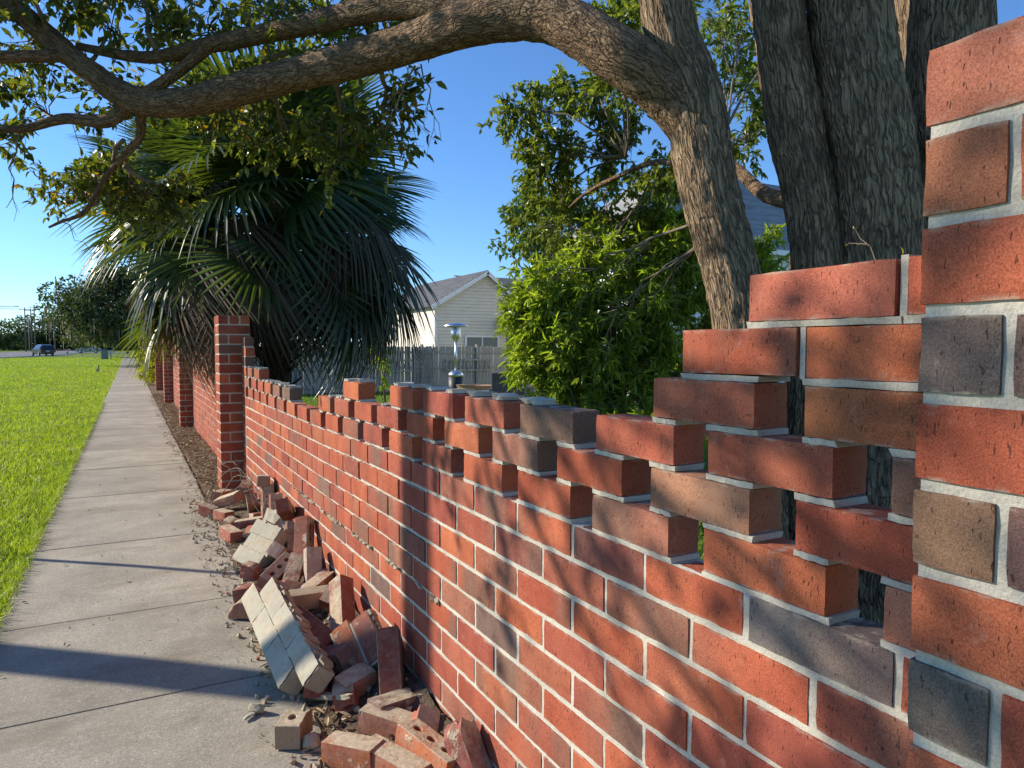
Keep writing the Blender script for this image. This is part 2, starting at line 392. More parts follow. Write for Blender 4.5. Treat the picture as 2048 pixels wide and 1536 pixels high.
def ground_material():
    m, nt, n, l, p = mat('lawn_soil')
    tc = n.new('ShaderNodeTexCoord'); P = tc.outputs['Object']
    c = mix_rgb(n, l, ramp(n, l, noise_n(n, l, P, 0.6, 8, 0.7), 0.3, 0.7), (0.12, 0.18, 0.022), (0.23, 0.30, 0.045))
    c = mix_rgb(n, l, math_n(n, l, 'MULTIPLY', ramp(n, l, noise_n(n, l, P, 22, 5, 0.7), 0.35, 0.65), 0.6), c, (0.06, 0.10, 0.018))
    b = n.new('ShaderNodeBump'); b.inputs['Distance'].default_value = 0.03
    l.new(noise_n(n, l, P, 30, 5, 0.7), b.inputs['Height']); l.new(b.outputs[0], p.inputs['Normal'])
    l.new(c, p.inputs['Base Color']); p.inputs['Roughness'].default_value = 0.95; p.inputs['Specular IOR Level'].default_value = 0.1
    return m
M['ground'] = ground_material()
ys = [-30, -10, -4, 0] + list(np.arange(2, 60, 2.0)) + list(np.arange(60, 320, 10.0)) + [350, 420, 600, 900]
xs = [-600, -200, -80, -40, -24, -16, -10, -6, -4, -2.5, -1.5, -0.9, -0.6, 0, 0.7, 1.1, 1.35, 2, 3, 4.5, 6, 8, 11, 14, 18, 24, 32, 50, 90, 200, 600]
V = [(x, y, terrain(x, y) + (0.03 * noise.noise(Vector((x * 0.35, y * 0.35, 0))) if x < -1.2 or x > 2 else 0)) for y in ys for x in xs]
nx = len(xs)
F = [(j * nx + i, j * nx + i + 1, (j + 1) * nx + i + 1, (j + 1) * nx + i) for j in range(len(ys) - 1) for i in range(nx - 1)]
tag(ob('ground', np_mesh('ground', V, F, [M['ground']], True)), 'grassy ground under the verge and the yard', kind='structure')

# concrete sidewalk, one slab after the other
SWL, SWR = -0.665, 0.635
walk = empty('sidewalk', (0, 0, 0)); tag(walk, 'long straight concrete sidewalk beside the brick wall', kind='structure')
joints = [-4.0, -2.2, -0.4, 1.45, 3.32, 4.47, 6.15, 8.18, 10.05, 11.92, 13.8, 15.6, 17.3, 18.9]
while joints[-1] < 118: joints.append(joints[-1] + 1.83)
for i in range(len(joints) - 1):
    y0, y1 = joints[i] + (0.003 if i < 7 else 0.010), joints[i + 1] - (0.003 if i < 6 else 0.010)
    n_y = 8 if y1 < 14 else 2
    mb = MB(); L = y1 - y0
    # rounded (tooled) edges and slightly wavy outline
    prof = [(SWL, -0.09), (SWL, -0.014), (SWL + 0.012, -0.002), (SWL + 0.03, 0.0), ((SWL + SWR) / 2, 0.004), (SWR - 0.03, 0.0), (SWR - 0.012, -0.002), (SWR, -0.014), (SWR, -0.09)]
    rows = [(0, -0.09), (0.0, -0.012), (0.003, -0.0003)] + [(L * k / n_y, 0) for k in range(1, n_y)] + [(L - 0.003, -0.0003), (L, -0.012), (L, -0.09)]
    vv = []; tilt = random.uniform(-0.0015, 0.0015); lift = random.uniform(-0.0008, 0.0008)
    for ry, dz in rows:
        for px, pz in prof:
            zz = min(pz, dz) if dz < 0 else pz
            wob = 0.008 * noise.noise(Vector((px * 3, (y0 + ry) * 2.3, 1.7))) if abs(px - SWL) < 0.02 or abs(px - SWR) < 0.02 else 0
            vv.append((px + wob, ry - L / 2, zz + lift + tilt * (ry / L - 0.5) + 0.003 * noise.noise(Vector((px * 2, (y0 + ry) * 1.5, 4)))))
    k = len(prof)
    ff = [(j * k + a, j * k + a + 1, (j + 1) * k + a + 1, (j + 1) * k + a) for j in range(len(rows) - 1) for a in range(k - 1)]
    yc = (y0 + y1) / 2
    ob('slab', np_mesh('slab', vv, ff, [M['concrete']], False), walk, (0, yc, terrain(0, yc) + 0.035))

# bare earth between the sidewalk and the wall
M['dirt'] = simple('bare_earth', (0.15, 0.115, 0.08), 0.95, noise_scale=5, amt=0.4, bump=0.02, bscale=45, spec=0.1)
vv = []; ylist = list(np.arange(-4, 20, 0.12)) + list(np.arange(20, 112, 2.0))
for y in ylist:
    for j in range(7):
        x = SWR - 0.02 + (1.10 - SWR) * j / 6
        z = terrain(0, y) + 0.012 + 0.03 * j / 6 + 0.016 * noise.noise(Vector((x * 7, y * 7, 2))) + 0.012 * noise.noise(Vector((x * 2, y * 1.5, 7)))
        vv.append((x, y, z))
ff = [(j * 7 + i, j * 7 + i + 1, (j + 1) * 7 + i + 1, (j + 1) * 7 + i) for j in range(len(ylist) - 1) for i in range(6)]
tag(ob('dirt_path_strip', np_mesh('dirt_strip', vv, ff, [M['dirt']], True)), 'strip of bare earth at the foot of the wall', kind='structure')

# road beyond the verge, curving across the far end of the lawn
M['asphalt'] = simple('asphalt', (0.13, 0.13, 0.135), 0.9, noise_scale=0.5, amt=0.15, bump=0.004, bscale=60)
M['kerb'] = simple('kerb_concrete', (0.50, 0.48, 0.43), 0.85, noise_scale=3, amt=0.2)
M['road_paint'] = simple('road_paint', (0.75, 0.74, 0.68), 0.7, noise_scale=4, amt=0.12)
def road_edge(y):      # right-hand (verge side) edge of the road
    return -15.2 + 6.0 * smoothstep(88, 150, y)
def strip(name, mt, fn0, fn1, dz, y0, y1, step, kind, label, parent=None):
    vv = []; n = int((y1 - y0) / step) + 1
    for i in range(n):
        y = y0 + i * step
        a, b = fn0(y), fn1(y)
        for x in (a, b): vv.append((x, y, terrain(-1, y) + dz))
    ff = [(2 * i, 2 * i + 1, 2 * i + 3, 2 * i + 2) for i in range(n - 1)]
    o = ob(name, np_mesh(name, vv, ff, [mt]), parent)
    if parent is None: tag(o, label, kind=kind)
    return o
road = strip('road', M['asphalt'], lambda y: road_edge(y) - 15, road_edge, 0.03, -20, 600, 10, 'structure', 'grey asphalt road past the grass verge')
for i in range(24):
    y = 20 + i * 12
    vv = [(x, yy, terrain(-1, yy) + 0.036) for yy in (y, y + 3.2) for x in (road_edge(y) - 7.6, road_edge(y) - 7.45)]
    ob('lane_dash', np_mesh('lane_dash', vv, [(0, 1, 3, 2)], [M['road_paint']]), road)
strip('edge_line', M['road_paint'], lambda y: road_edge(y) - 0.55, lambda y: road_edge(y) - 0.40, 0.036, -20, 600, 10, None, None, road)
mb = MB()
for i in range(60):
    y0 = -20 + i * 8
    z0, z1 = terrain(-1, y0), terrain(-1, y0 + 8)
    a, b = road_edge(y0), road_edge(y0 + 8)
    mb.add([(a, y0, z0 - 0.1), (a + .16, y0, z0 - 0.1), (a, y0, z0 + .14), (a + .16, y0, z0 + .15), (b, y0 + 8, z1 - 0.1), (b + .16, y0 + 8, z1 - 0.1), (b, y0 + 8, z1 + .14), (b + .16, y0 + 8, z1 + .15)],
           [(0, 4, 6, 2), (2, 6, 7, 3), (3, 7, 5, 1)])
tag(ob('kerb', mb.mesh('kerb', M['kerb'])), 'pale concrete kerb along the road', kind='structure')
# side drive crossing the sidewalk far ahead, and the side street beyond it
vv = [(x, y, terrain(-1, y) + 0.042) for x, y in ((-16.0, 86), (0.9, 86), (0.9, 90.5), (-16.0, 90.5))]
vv = [(x, y, z) for x, y, z in vv]
tag(ob('side_road', np_mesh('side_road', [(x, y, terrain(-1, y) + 0.05) for x, y in ((-17, 168), (30, 168), (30, 184), (-17, 184))], [(0, 1, 2, 3)], [M['asphalt']])), 'side street meeting the road beyond the verge', kind='structure')

# ------------------------------------------------------------------ bricks
BL, BH, BD, CH, MODL = 0.2925, 0.0898, 0.092, 0.1016, 0.305
_bc = {}
def brick_mesh(L, var=0, hi=True, D=BD, material='brick'):
    key = (round(L, 3), var, hi, round(D, 3), material)
    if key in _bc: return _bc[key]
    H = BH
    if hi:
        nxs, nys, nzs = max(3, int(L / 0.028)), 4, 4
    else:
        nxs, nys, nzs = 1, 1, 1
    bm = bmesh.new()
    def grid(o, a, b, na, nb):
        vs = [[bm.verts.new(o + a * (i / na) + b * (j / nb)) for j in range(nb + 1)] for i in range(na + 1)]
        for i in range(na):
            for j in range(nb):
                bm.faces.new((vs[i][j], vs[i + 1][j], vs[i + 1][j + 1], vs[i][j + 1]))
    X, Y, Z = Vector((L, 0, 0)), Vector((0, D, 0)), Vector((0, 0, H)); O = Vector((-L / 2, -D / 2, -H / 2))
    grid(O, Y, X, nys, nxs); grid(O + Z, X, Y, nxs, nys); grid(O, X, Z, nxs, nzs); grid(O + Y, Z, X, nzs, nxs)
    grid(O, Z, Y, nzs, nys); grid(O + X, Y, Z, nys, nzs)
    bmesh.ops.remove_doubles(bm, verts=bm.verts, dist=1e-5)
    if hi:
        sd_ = Vector((var * 13.7, var * 3.1, L * 91))
        for v in bm.verts:
            c = v.co; ex = [abs(abs(c.x) - L / 2) < 1e-4, abs(abs(c.y) - D / 2) < 1e-4, abs(abs(c.z) - H / 2) < 1e-4]
            k = sum(ex); nz = noise.noise(c * 31 + sd_)
            d = Vector((0, 0, 0))
            if k >= 2:
                pull = (0.0016 + 0.0014 * nz) * (1.35 if k == 3 else 1.0)
                ch = noise.noise(c * 17 + sd_ * 1.7)
                if ch > 0.5: pull += 0.002 * (ch - 0.42) / 0.3
                for i in range(3):
                    if ex[i]: d[i] = -math.copysign(pull, c[i])
            else:
                for i in range(3):
                    if ex[i]: d[i] = math.copysign(0.0009, c[i]) * nz
            # overall slight bow
            d.z += 0.0012 * noise.noise(Vector((c.x * 6, var * 2.3, 5))); d.y += 0.0012 * noise.noise(Vector((c.x * 5, var * 4.1, 9)))
            v.co = c + d
    else:
        bmesh.ops.bevel(bm, geom=bm.edges[:], offset=0.003, segments=1, affect='EDGES')
    me = bpy.data.meshes.new('brick'); bm.to_mesh(me); bm.free()
    me.materials.append(M[material])
    _bc[key] = me
    return me

TONES = [(0.34, 0.084, 0.046), (0.38, 0.100, 0.050), (0.32, 0.082, 0.050), (0.41, 0.115, 0.053), (0.30, 0.074, 0.048), (0.36, 0.103, 0.060), (0.35, 0.088, 0.045)]
def tone(r=None):
    r = r or random
    t = r.random()
    if t < 0.91:
        c = r.choice(TONES); fl = r.choice((0.0, 0.15, 0.3, 0.75))
    elif t < 0.975:
        c = r.choice(((0.28, 0.105, 0.068), (0.25, 0.085, 0.062), (0.31, 0.12, 0.075))); fl = 0.7
    else:
        c = r.choice(((0.17, 0.10, 0.08), (0.20, 0.11, 0.08))); fl = 0.6
    k = r.uniform(0.92, 1.08)
    return (c[0] * k, c[1] * k, c[2] * k, fl)

from bpy_extras.object_utils import world_to_camera_view
bpy.context.view_layer.update()
S.render.resolution_x, S.render.resolution_y = 1024, 768
def in_frame(p, pad=0.03):
    q = world_to_camera_view(S, cam, Vector(p))
    return q.z > 0 and -pad < q.x < 1 + pad and -pad < q.y < 1 + pad

WX = 1.03            # street face of the wall panels
PXF = 0.81           # street face of the pillars
R90 = math.radians(90)

def mortar_face(name, y0, y1, z0, z1, x0, x1, step, parent, amp=0.0016):
    """closed mortar body with an uneven street face"""
    ny, nz = max(1, int((y1 - y0) / step)), max(1, int((z1 - z0) / step))
    vv = []
    for side, xx in ((0, x0), (1, x1)):
        for j in range(nz + 1):
            for i in range(ny + 1):
                y, z = y0 + (y1 - y0) * i / ny, z0 + (z1 - z0) * j / nz
                vv.append((xx + (1 - 2 * side) * 0 + amp * noise.noise(Vector((y * 21, z * 21, 3.3 + side))) + amp * 0.7 * noise.noise(Vector((y * 60, z * 60, 8))), y, z + sag(y)))
    k = ny + 1; h = k * (nz + 1); ff = []
    for j in range(nz):
        for i in range(ny):
            a = j * k + i
            ff.append((a, a + k, a + k + 1, a + 1)); ff.append((h + a, h + a + 1, h + a + k + 1, h + a + k))
    for i in range(ny):
        a = nz * k + i; ff.append((a, h + a, h + a + 1, a + 1))
    for j in range(nz):
        a = j * k; ff.append((a, h + a, h + a + k, a + k)); a += ny; ff.append((a, a + k, h + a + k, h + a))
    return ob(name, np_mesh(name, vv, ff, [M['mortar']], True), parent)

def sag(y): return -0.024 * smoothstep(3.0, 4.6, y) if y < 7.9 else 0.0

# ---- the broken panel nearest the camera
Y0, Y1 = 0.507, 7.85
panel = empty('brick_wall', (WX, Y0, 0))
tag(panel, 'broken brick wall panel with pierced top rows knocked off, rubble at its foot', 'wall', 'brick wall panels between the pillars', 'thing')
bricks = []      # (row, ya, yb, colour)
for row in range(10):
    ph = 0.6685 if row % 2 else 0.6685 + 0.1525
    n0 = -1
    for n in range(n0, 26):
        a = ph + n * MODL + random.uniform(-0.002, 0.002); b = a + BL - random.uniform(0.0, 0.004)
        a2, b2 = max(a, Y0 - 0.09), min(b, Y1 - 0.004)
        if b2 - a2 < 0.03: continue
        bricks.append([row, a2, b2, tone()])
R12 = [-2, -1, 0, 1, 2, 3, 4, 6, 14]; R11 = list(range(-1, 9)) + list(range(11, 16)); R10 = list(range(-2, 16)); 
for n in R10: bricks.append([10, 1.482 + .397 * n - BL, 1.482 + .397 * n, tone()])
for n in R11: bricks.append([11, 1.254 + .397 * n - BL, 1.254 + .397 * n, tone()])
for n in R12: bricks.append([12, 1.471 + .396 * n - BL, 1.471 + .396 * n, tone()])
bricks += [[13, 0.952, 1.247, tone()], [13, 0.55, 0.843, (0.36, 0.125, 0.055, 0.3)],
           [14, 0.858, 1.156, tone()], [14, 0.545, 0.848, tone()], [15, 0.677, 0.975, (0.38, 0.11, 0.07, 0.2)], [15, 0.42, 0.665, tone()],
           [10, 7.60, Y1 - .004, tone()], [11, 7.36, Y1 - .004, tone()], [12, 7.18, 7.45, tone()], [12, 7.56, Y1 - .004, tone()], [13, 7.60, Y1 - .004, tone()], [14, 7.55, Y1 - .004, tone()], [15, 7.63, Y1 - .004, (0.2, 0.11, 0.08, .6)]]
def colour_at(row, y, c):
    for b in bricks:
        if b[0] == row and b[1] - 0.01 < y < b[2] + 0.01: b[3] = c
colour_at(9, 0.82, (0.145, 0.118, 0.108, 0.35)); colour_at(11, 1.1, (0.34, 0.16, 0.095, 0.85)); colour_at(10, 0.93, (0.44, 0.120, 0.055, 0.1))
colour_at(10, 0.6, (0.42, 0.15, 0.09, 0.4)); colour_at(11, 0.7, (0.40, 0.098, 0.052, 0.1)); colour_at(12, 0.93, (0.36, 0.10, 0.055, 0.2)); colour_at(13, 1.1, (0.38, 0.115, 0.065, 0.3))
colour_at(12, 1.72, (0.22, 0.115, 0.075, 0.9)); colour_at(12, 1.32, (0.40, 0.105, 0.06, 0.2)); colour_at(11, 1.9, (0.28, 0.12, 0.08, 0.8)); colour_at(12, 3.7, (0.44, 0.125, 0.055, 0)); colour_at(11, 5.5, (0.18, 0.11, 0.08, 0.8)); colour_at(11, 5.9, (0.24, 0.12, 0.08, 0.8))
for k in range(10): colour_at(9 - k, 0.95 + 0.12 * k, random.choice(((0.41, 0.11, 0.054, 0.2), (0.37, 0.094, 0.05, 0.5), (0.32, 0.088, 0.052, 0.8))))

colour_at(9, 0.82, (0.165, 0.135, 0.125, 0.3)); colour_at(7, 1.9, (0.33, 0.10, 0.055, 0.6))
rest = []
def shear(row, y):        # the crack along the bed joint over course four: the rows above have slipped out a little
    if row >= 5: return -0.007 * smoothstep(2.2, 3.2, y) * smoothstep(7.7, 6.0, y) if y < 6 else -0.007 * (1 - smoothstep(6.0, 7.7, y))
    return 0.0
for row, a, b, col in bricks:
    yc = (a + b) / 2; zc = row * CH + CH / 2 + sag(yc) + random.uniform(-0.0012, 0.0012)
    var = random.randrange(5); Lb = round((b - a) / 0.012) * 0.012 if abs(b - a - BL) > 0.012 else BL
    loc = (WX + BD / 2 + shear(row, yc) + random.uniform(-0.0018, 0.0018), yc, zc)
    vis = any(in_frame((WX, yy, zz), 0.0) for yy in (a, yc, b) for zz in (zc - .05, zc + .05))
    if not vis:
        rest.append((loc, b - a)); continue
    ob('brick', brick_mesh(Lb, var), panel, loc, (random.uniform(-.004, .004), random.uniform(-.003, .003), R90 + random.uniform(-.003, .003)), col)
mb = MB()
for loc, L in rest: mb.box(loc, (BD, L, BH))
if mb.v:
    o = ob('brickwork', mb.mesh('brickwork', M['brick_far']), panel); o['kind'] = 'stuff'
mortar_face('mortar', Y0 - 0.02, Y1 - 0.006, 0.0, 10 * CH - 0.007, WX + 0.0042, WX + BD - 0.006, 0.02, panel, 0.0008)
# bed mortar left in the open rows, and torn pads on the broken edge
def pads(parent):
    mb = MB()
    by = {}
    for r_, a, b, c in bricks: by.setdefault(r_, []).append((a, b))
    def pad(ya, yb, zc, th, jx=0.0):
        n = 7; vv = []
        th2 = th / 2
        for i in range(n + 1):
            y = ya + (yb - ya) * i / n
            for (x, z) in ((WX + 0.004, -th2), (WX + 0.002, th2 * 0.9), (WX + BD - 0.004, th2), (WX + BD - 0.004, -th2)):
                r_ = random.uniform(-0.002, 0.002)
                rg = th > 0.0126
                vv.append((x + r_ + jx + (random.uniform(-.004, .012) if rg and x < WX + .02 else 0) - (random.uniform(0, .02) if rg and x > WX + .02 else 0), y + random.uniform(-0.003, 0.003) * (3 if rg else 1), zc + sag(y) + (z if z < 0 or not rg else z * random.uniform(.1, 1.15)) + random.uniform(-0.001, 0.001)))
        ff = [(i * 4 + k, (i + 1) * 4 + k, (i + 1) * 4 + (k + 1) % 4, i * 4 + (k + 1) % 4) for i in range(n) for k in range(4)] + [(3, 2, 1, 0), (n * 4, n * 4 + 1, n * 4 + 2, n * 4 + 3)]
        mb.add(vv, ff)
    for r_ in range(10, 16):
        for a, b in by.get(r_, []):
            for a2, b2 in by.get(r_ - 1, []):
                lo, hi = max(a, a2), min(b, b2)
                if r_ == 10: lo, hi = a, b
                if hi - lo > 0.02: pad(lo - 0.004, hi + 0.004, r_ * CH, 0.0125)
                if r_ == 10: break
    # mortar left on top where the next row has gone
    for r_ in (11, 12):
        up = by.get(r_ + 1, [])
        for a, b in by[r_]:
            for lo, hi in ((a - 0.004, a + 0.10), (b - 0.10, b + 0.004)):
                mid = (lo + hi) / 2
                if not any(ua < mid < ub for ua, ub in up) and random.random() < 0.8:
                    th = random.uniform(0.012, 0.02)
                    pad(lo + random.uniform(-.01, .03), hi + random.uniform(-.03, .012), (r_ + 1) * CH - 0.005 + th / 2, th)
    # joint in the two rows beside the near pillar, and between the paired bricks
    mb.box((WX + BD / 2 + .003, 0.671, 15.5 * CH), (BD - 0.008, 0.012, 0.094)); mb.box((WX + BD / 2 + .003, 0.853, 14.5 * CH), (BD - 0.008, 0.011, 0.094))
    return ob('mortar_bed', mb.mesh('mortar_bed', M['mortar']), parent)
o = pads(panel); o['kind'] = 'stuff'
# mortar squeezed out along the crack
mb = MB()
for y0_, y1_ in ((3.9, 4.45), (3.36, 3.72), (2.95, 3.12), (2.5, 2.78), (4.6, 5.3)):
    n = max(3, int((y1_ - y0_) / 0.03)); pts = []
    for i in range(n + 1):
        y = y0_ + (y1_ - y0_) * i / n
        pts.append((WX - 0.004 + random.uniform(-.004, .004), y, 5 * CH + sag(y) + random.uniform(-.002, .002) - 0.001))
    for i in range(n):
        p = pts[i]
        if random.random() < .8:
            mb.box((p[0] + random.uniform(-.004, .003), p[1] + .015, p[2] + random.uniform(-.003, .003)), (random.uniform(.010, .022), random.uniform(.018, .036), random.uniform(.007, .014)), rot=(random.uniform(-.3, .3), random.uniform(-.4, .4), random.uniform(-.5, .5)))
o = ob('cracked_joint', mb.mesh('cracked_joint', M['mortar_old']), panel); o['kind'] = 'stuff'

# ---- pillars
def pillar(y0, label, detailed, mirror=False, zoff=0.0, dark=None, ncourse=18):
    LY, LX = 0.397, 0.310
    x0 = PXF; t = empty('brick_pillar', (x0 + LX / 2, y0 + LY / 2, zoff))
    tag(t, label, 'pillar', 'brick pillars of the wall', 'thing')
    mbm = MB(); mbb = MB()
    mbm.box((x0 + LX / 2, y0 + LY / 2, zoff + ncourse * CH / 2 - 0.006), (LX - 0.012, LY - 0.012, ncourse * CH - 0.006))
    ob('mortar', mbm.mesh('mortar', M['mortar']), t)
    for r_ in range(ncourse):
        z = zoff + r_ * CH + CH / 2
        def put(xa, xb, ya, yb, along):
            if mirror: ya, yb = 2 * y0 + LY - yb, 2 * y0 + LY - ya
            c = ((xa + xb) / 2, (ya + yb) / 2, z); L = (xb - xa) if along == 'x' else (yb - ya)
            if detailed:
                col = dark.get((r_, along, round(min(abs(c[1] - y0), 9), 1)), None) if dark else None
                col = col or tone()
                ob('brick', brick_mesh(L, random.randrange(4)), t, c, (random.uniform(-.003, .003), random.uniform(-.003, .003), (0 if along == 'x' else R90) + random.uniform(-.002, .002)), col)
            else:
                mbb.box(c, (xb - xa, yb - ya, BH))
        if r_ == ncourse - 1:
            for k in range(3):
                xa = x0 + k * 0.1075
                put(xa, xa + 0.095, y0, y0 + 0.295, 'y')
            put(x0, x0 + LX, y0 + 0.305, y0 + LY, 'x')
        elif r_ % 2 == 0:
            put(x0, x0 + LX, y0, y0 + 0.092, 'x'); put(x0, x0 + LX, y0 + 0.305, y0 + LY, 'x')
            put(x0, x0 + 0.092, y0 + 0.102, y0 + 0.295, 'y'); put(x0 + LX - 0.092, x0 + LX, y0 + 0.102, y0 + 0.295, 'y')
        else:
            put(x0, x0 + 0.092, y0, y0 + 0.295, 'y'); put(x0 + 0.102, x0 + LX, y0, y0 + 0.092, 'x')
            put(x0, x0 + 0.205, y0 + 0.305, y0 + LY, 'x'); put(x0 + 0.215, x0 + LX, y0 + 0.102, y0 + LY, 'y')
    if not detailed:
        o = ob('brickwork', mbb.mesh('brickwork', M['brick_far']), t); o['kind'] = 'stuff'
    return t
DK = {}
random.seed(5)
P0 = pillar(0.507 - 0.397, 'tall red brick pillar close up at the right edge of the picture', True, mirror=True)
# the flashed dark headers of the near pillar
for o in P0.children:
    if o.name.startswith('brick'):
        z = o.location.z; r_ = int(z / CH); y = o.location.y; x = o.location.x
        if abs(y - (0.507 - 0.046)) < 0.01 and r_ % 2 == 0 and r_ < 17:
            o.color = {16: (0.30, 0.105, 0.055, 0.4), 14: (0.12, 0.088, 0.078, 0.6), 12: (0.235, 0.125, 0.07, 0.5), 10: (0.125, 0.11, 0.098, 0.4), 8: (0.30, 0.09, 0.055, 0.3)}.get(r_, o.color)
        elif r_ % 2 == 1 or r_ == 17:
            o.color = {17: (0.34, 0.105, 0.065, 0.2), 15: (0.37, 0.095, 0.050, 0.05), 13: (0.35, 0.090, 0.047, 0.1), 11: (0.35, 0.097, 0.048, 0.1), 9: (0.38, 0.105, 0.052, 0.2)}.get(r_, o.color)
        elif r_ in (14, 12, 10):
            o.color = {14: (0.13, 0.085, 0.075, .5), 12: (0.15, 0.08, 0.07, .4), 10: (0.34, 0.085, 0.05, .2)}[r_]
PY = [7.85 + 6.72 * i for i in range(9)]
PL = ['tall red brick pillar with the rubble pile at its foot', 'brick pillar next behind the one with rubble at its foot', 'third brick pillar from the right along the sidewalk after the broken panel',
      'fourth far brick pillar in the row under the palm fronds', 'fifth far brick pillar in the row beside the sidewalk', 'sixth far brick pillar in the receding row', 'seventh far brick pillar in the receding row', 'eighth, very small brick pillar in the receding row', 'farthest brick pillar in the row by the yellow leaves']
for i, y in enumerate(PY):
    pillar(y, PL[i], i < 3, zoff=terrain(0, y) + 0.035)

# ---- intact panels receding behind
random.seed(8)
for i in range(len(PY) - 1):
    ya, yb = PY[i] + 0.40, PY[i + 1] - 0.003
    z0 = terrain(0, (ya + yb) / 2) + 0.035
    t = empty('brick_wall', (WX, ya, z0))
    tag(t, ['intact brick wall panel with pierced rows, between the first two pillars past the rubble', 'intact brick wall panel, second past the rubble pillar', 'third intact brick wall panel under hanging palm fronds', 'fourth intact brick wall panel down the sidewalk',
            'fifth intact brick wall panel down the sidewalk', 'sixth intact brick wall panel down the sidewalk', 'seventh intact brick wall panel down the sidewalk', 'eighth and farthest intact brick wall panel'][i], 'wall', 'brick wall panels between the pillars', 'thing')
    mb = MB(); mm = MB()
    for r_ in range(16):
        pierced = 10 <= r_ <= 13
        per = 0.397 if pierced else MODL
        ph = ya + (0 if r_ % 2 else (per / 2))  - per
        while ph < yb:
            a, b = max(ph, ya), min(ph + BL, yb)
            if b - a > 0.02: mb.box((WX + BD / 2 + random.uniform(-.002, .002), (a + b) / 2, z0 + r_ * CH + CH / 2), (BD, b - a, BH))
            ph += per
    for za, zb in ((0, 10), (14, 16)):
        mm.box((WX + BD / 2 + .002, (ya + yb) / 2, z0 + (za + zb) / 2 * CH - .003), (BD - 0.010, yb - ya, (zb - za) * CH - 0.004))
    for r_ in (11, 12, 13, 14):
        mm.box((WX + BD / 2 + .002, (ya + yb) / 2, z0 + r_ * CH), (BD - 0.012, yb - ya, 0.0085))
    o = ob('brickwork', mb.mesh('brickwork', M['brick_far']), t); o['kind'] = 'stuff'
    ob('mortar', mm.mesh('mortar', M['mortar']), t)

# ------------------------------------------------------------------ rubble: every loose brick is a thing
random.seed(21)
_cc = {}
def cored_mesh(L, nh=3, plug=0, rough_end=False, var=0, shape='oval'):
    """extruded brick with core holes through its beds (local z)"""
    key = (round(L, 3), nh, plug, rough_end, var)
    if key in _cc: return _cc[key]
    cu = bpy.data.curves.new('core', 'CURVE'); cu.dimensions = '2D'; cu.fill_mode = 'BOTH'; cu.extrude = BH / 2 - 0.0025; cu.bevel_depth = 0.0025; cu.bevel_resolution = 0
    r_ = random.Random(var * 7 + int(L * 1000))
    def spline(pts):
        s = cu.splines.new('POLY'); s.points.add(len(pts) - 1)
        for p, q in zip(s.points, pts): p.co = (q[0], q[1], 0, 1)
        s.use_cyclic_u = True
    hx, hy = L / 2 - .0025, BD / 2 - .0025
    out = []
    def edge(a, b, n, j):
        for i in range(n):
            t = i / n; out.append((a[0] + (b[0] - a[0]) * t + r_.uniform(-j, j), a[1] + (b[1] - a[1]) * t + r_.uniform(-j, j)))
    e = 0.011 if rough_end else 0.0007
    edge((-hx, -hy), (hx, -hy), 8, .0006); edge((hx, -hy), (hx, hy), 6, e); edge((hx, hy), (-hx, hy), 8, .0006); edge((-hx, hy), (-hx, -hy), 3, .0007)
    spline(out)
    pitch = 0.082
    xs_ = [(-(L / 2) + 0.066 + i * pitch) for i in range(nh)]
    for i, cx_ in enumerate(xs_):
        if cx_ > L / 2 - 0.03: continue
        if plug and i % 2 == (plug % 2): continue
        a, b = (0.0225, 0.0165)
        spline([(cx_ + a * math.cos(-t * math.pi / 6), b * math.sin(-t * math.pi / 6)) for t in range(12)])
    o = bpy.data.objects.new('tmp_core', cu); C.objects.link(o)
    me = bpy.data.meshes.new_from_object(o.evaluated_get(bpy.context.evaluated_depsgraph_get()))
    bpy.data.objects.remove(o); bpy.data.curves.remove(cu)
    me.name = 'cored_brick'
    me.materials.clear(); me.materials.append(M['brick_loose'])
    for p in me.polygons: p.material_index = 0; p.use_smooth = False
    _cc[key] = me
    return me

def broken_mesh(L, var, big=False):
    """brick stub with a ragged broken end (local +x)"""
    key = ('b', round(L, 3), var, big)
    if key in _cc: return _cc[key]
    me = brick_mesh(L, 10 + var, True, material='brick_loose').copy()
    for v in me.vertices:
        c = v.co
        t = smoothstep(L / 2 - 0.045, L / 2, c.x)
        c.x += t * (0.035 * noise.noise(Vector((c.y * 22, c.z * 22, var * 3.3))) + 0.020 * noise.noise(Vector((c.y * 60, c.z * 60, var))) - 0.012)
        c.y -= math.copysign(t * 0.010 * abs(noise.noise(Vector((c.z * 30, c.x * 20, var * 2)))), c.y)
        if big and c.z > 0: c.z -= 0.045 * t
    _cc[key] = me
    return me

def lump_mesh(s, var, material='mortar_old'):
    bm = bmesh.new(); bmesh.ops.create_icosphere(bm, subdivisions=2, radius=1)
    for v in bm.verts:
        c = v.co.copy(); k = 1 + 0.45 * noise.noise(c * 1.7 + Vector((var * 3.7, 0, 0))) + 0.2 * noise.noise(c * 4 + Vector((0, var, 0)))
        q = Vector([math.copysign(abs(x) ** 0.75, x) for x in c])
        v.co = Vector((q.x * s[0], q.y * s[1], q.z * s[2])) * k
    me = bpy.data.meshes.new('mortar_lump'); bm.to_mesh(me); bm.free(); me.materials.append(M[material]); return me

def D(*a): return tuple(math.radians(x) for x in a)
G_ = 'fallen bricks at the foot of the wall'
RED, ORG, DRK, PNK, TAN = (0.33, 0.095, 0.055, 0.3), (0.43, 0.135, 0.06, 0.1), (0.25, 0.075, 0.048, 0.2), (0.42, 0.18, 0.11, 0.2), (0.38, 0.25, 0.15, 0.3)
def loose(name, me, loc, rot, col, label, cat='brick', group=G_):
    o = ob(name, me, None, loc, D(*rot), col); tag(o, label, cat, group); return o

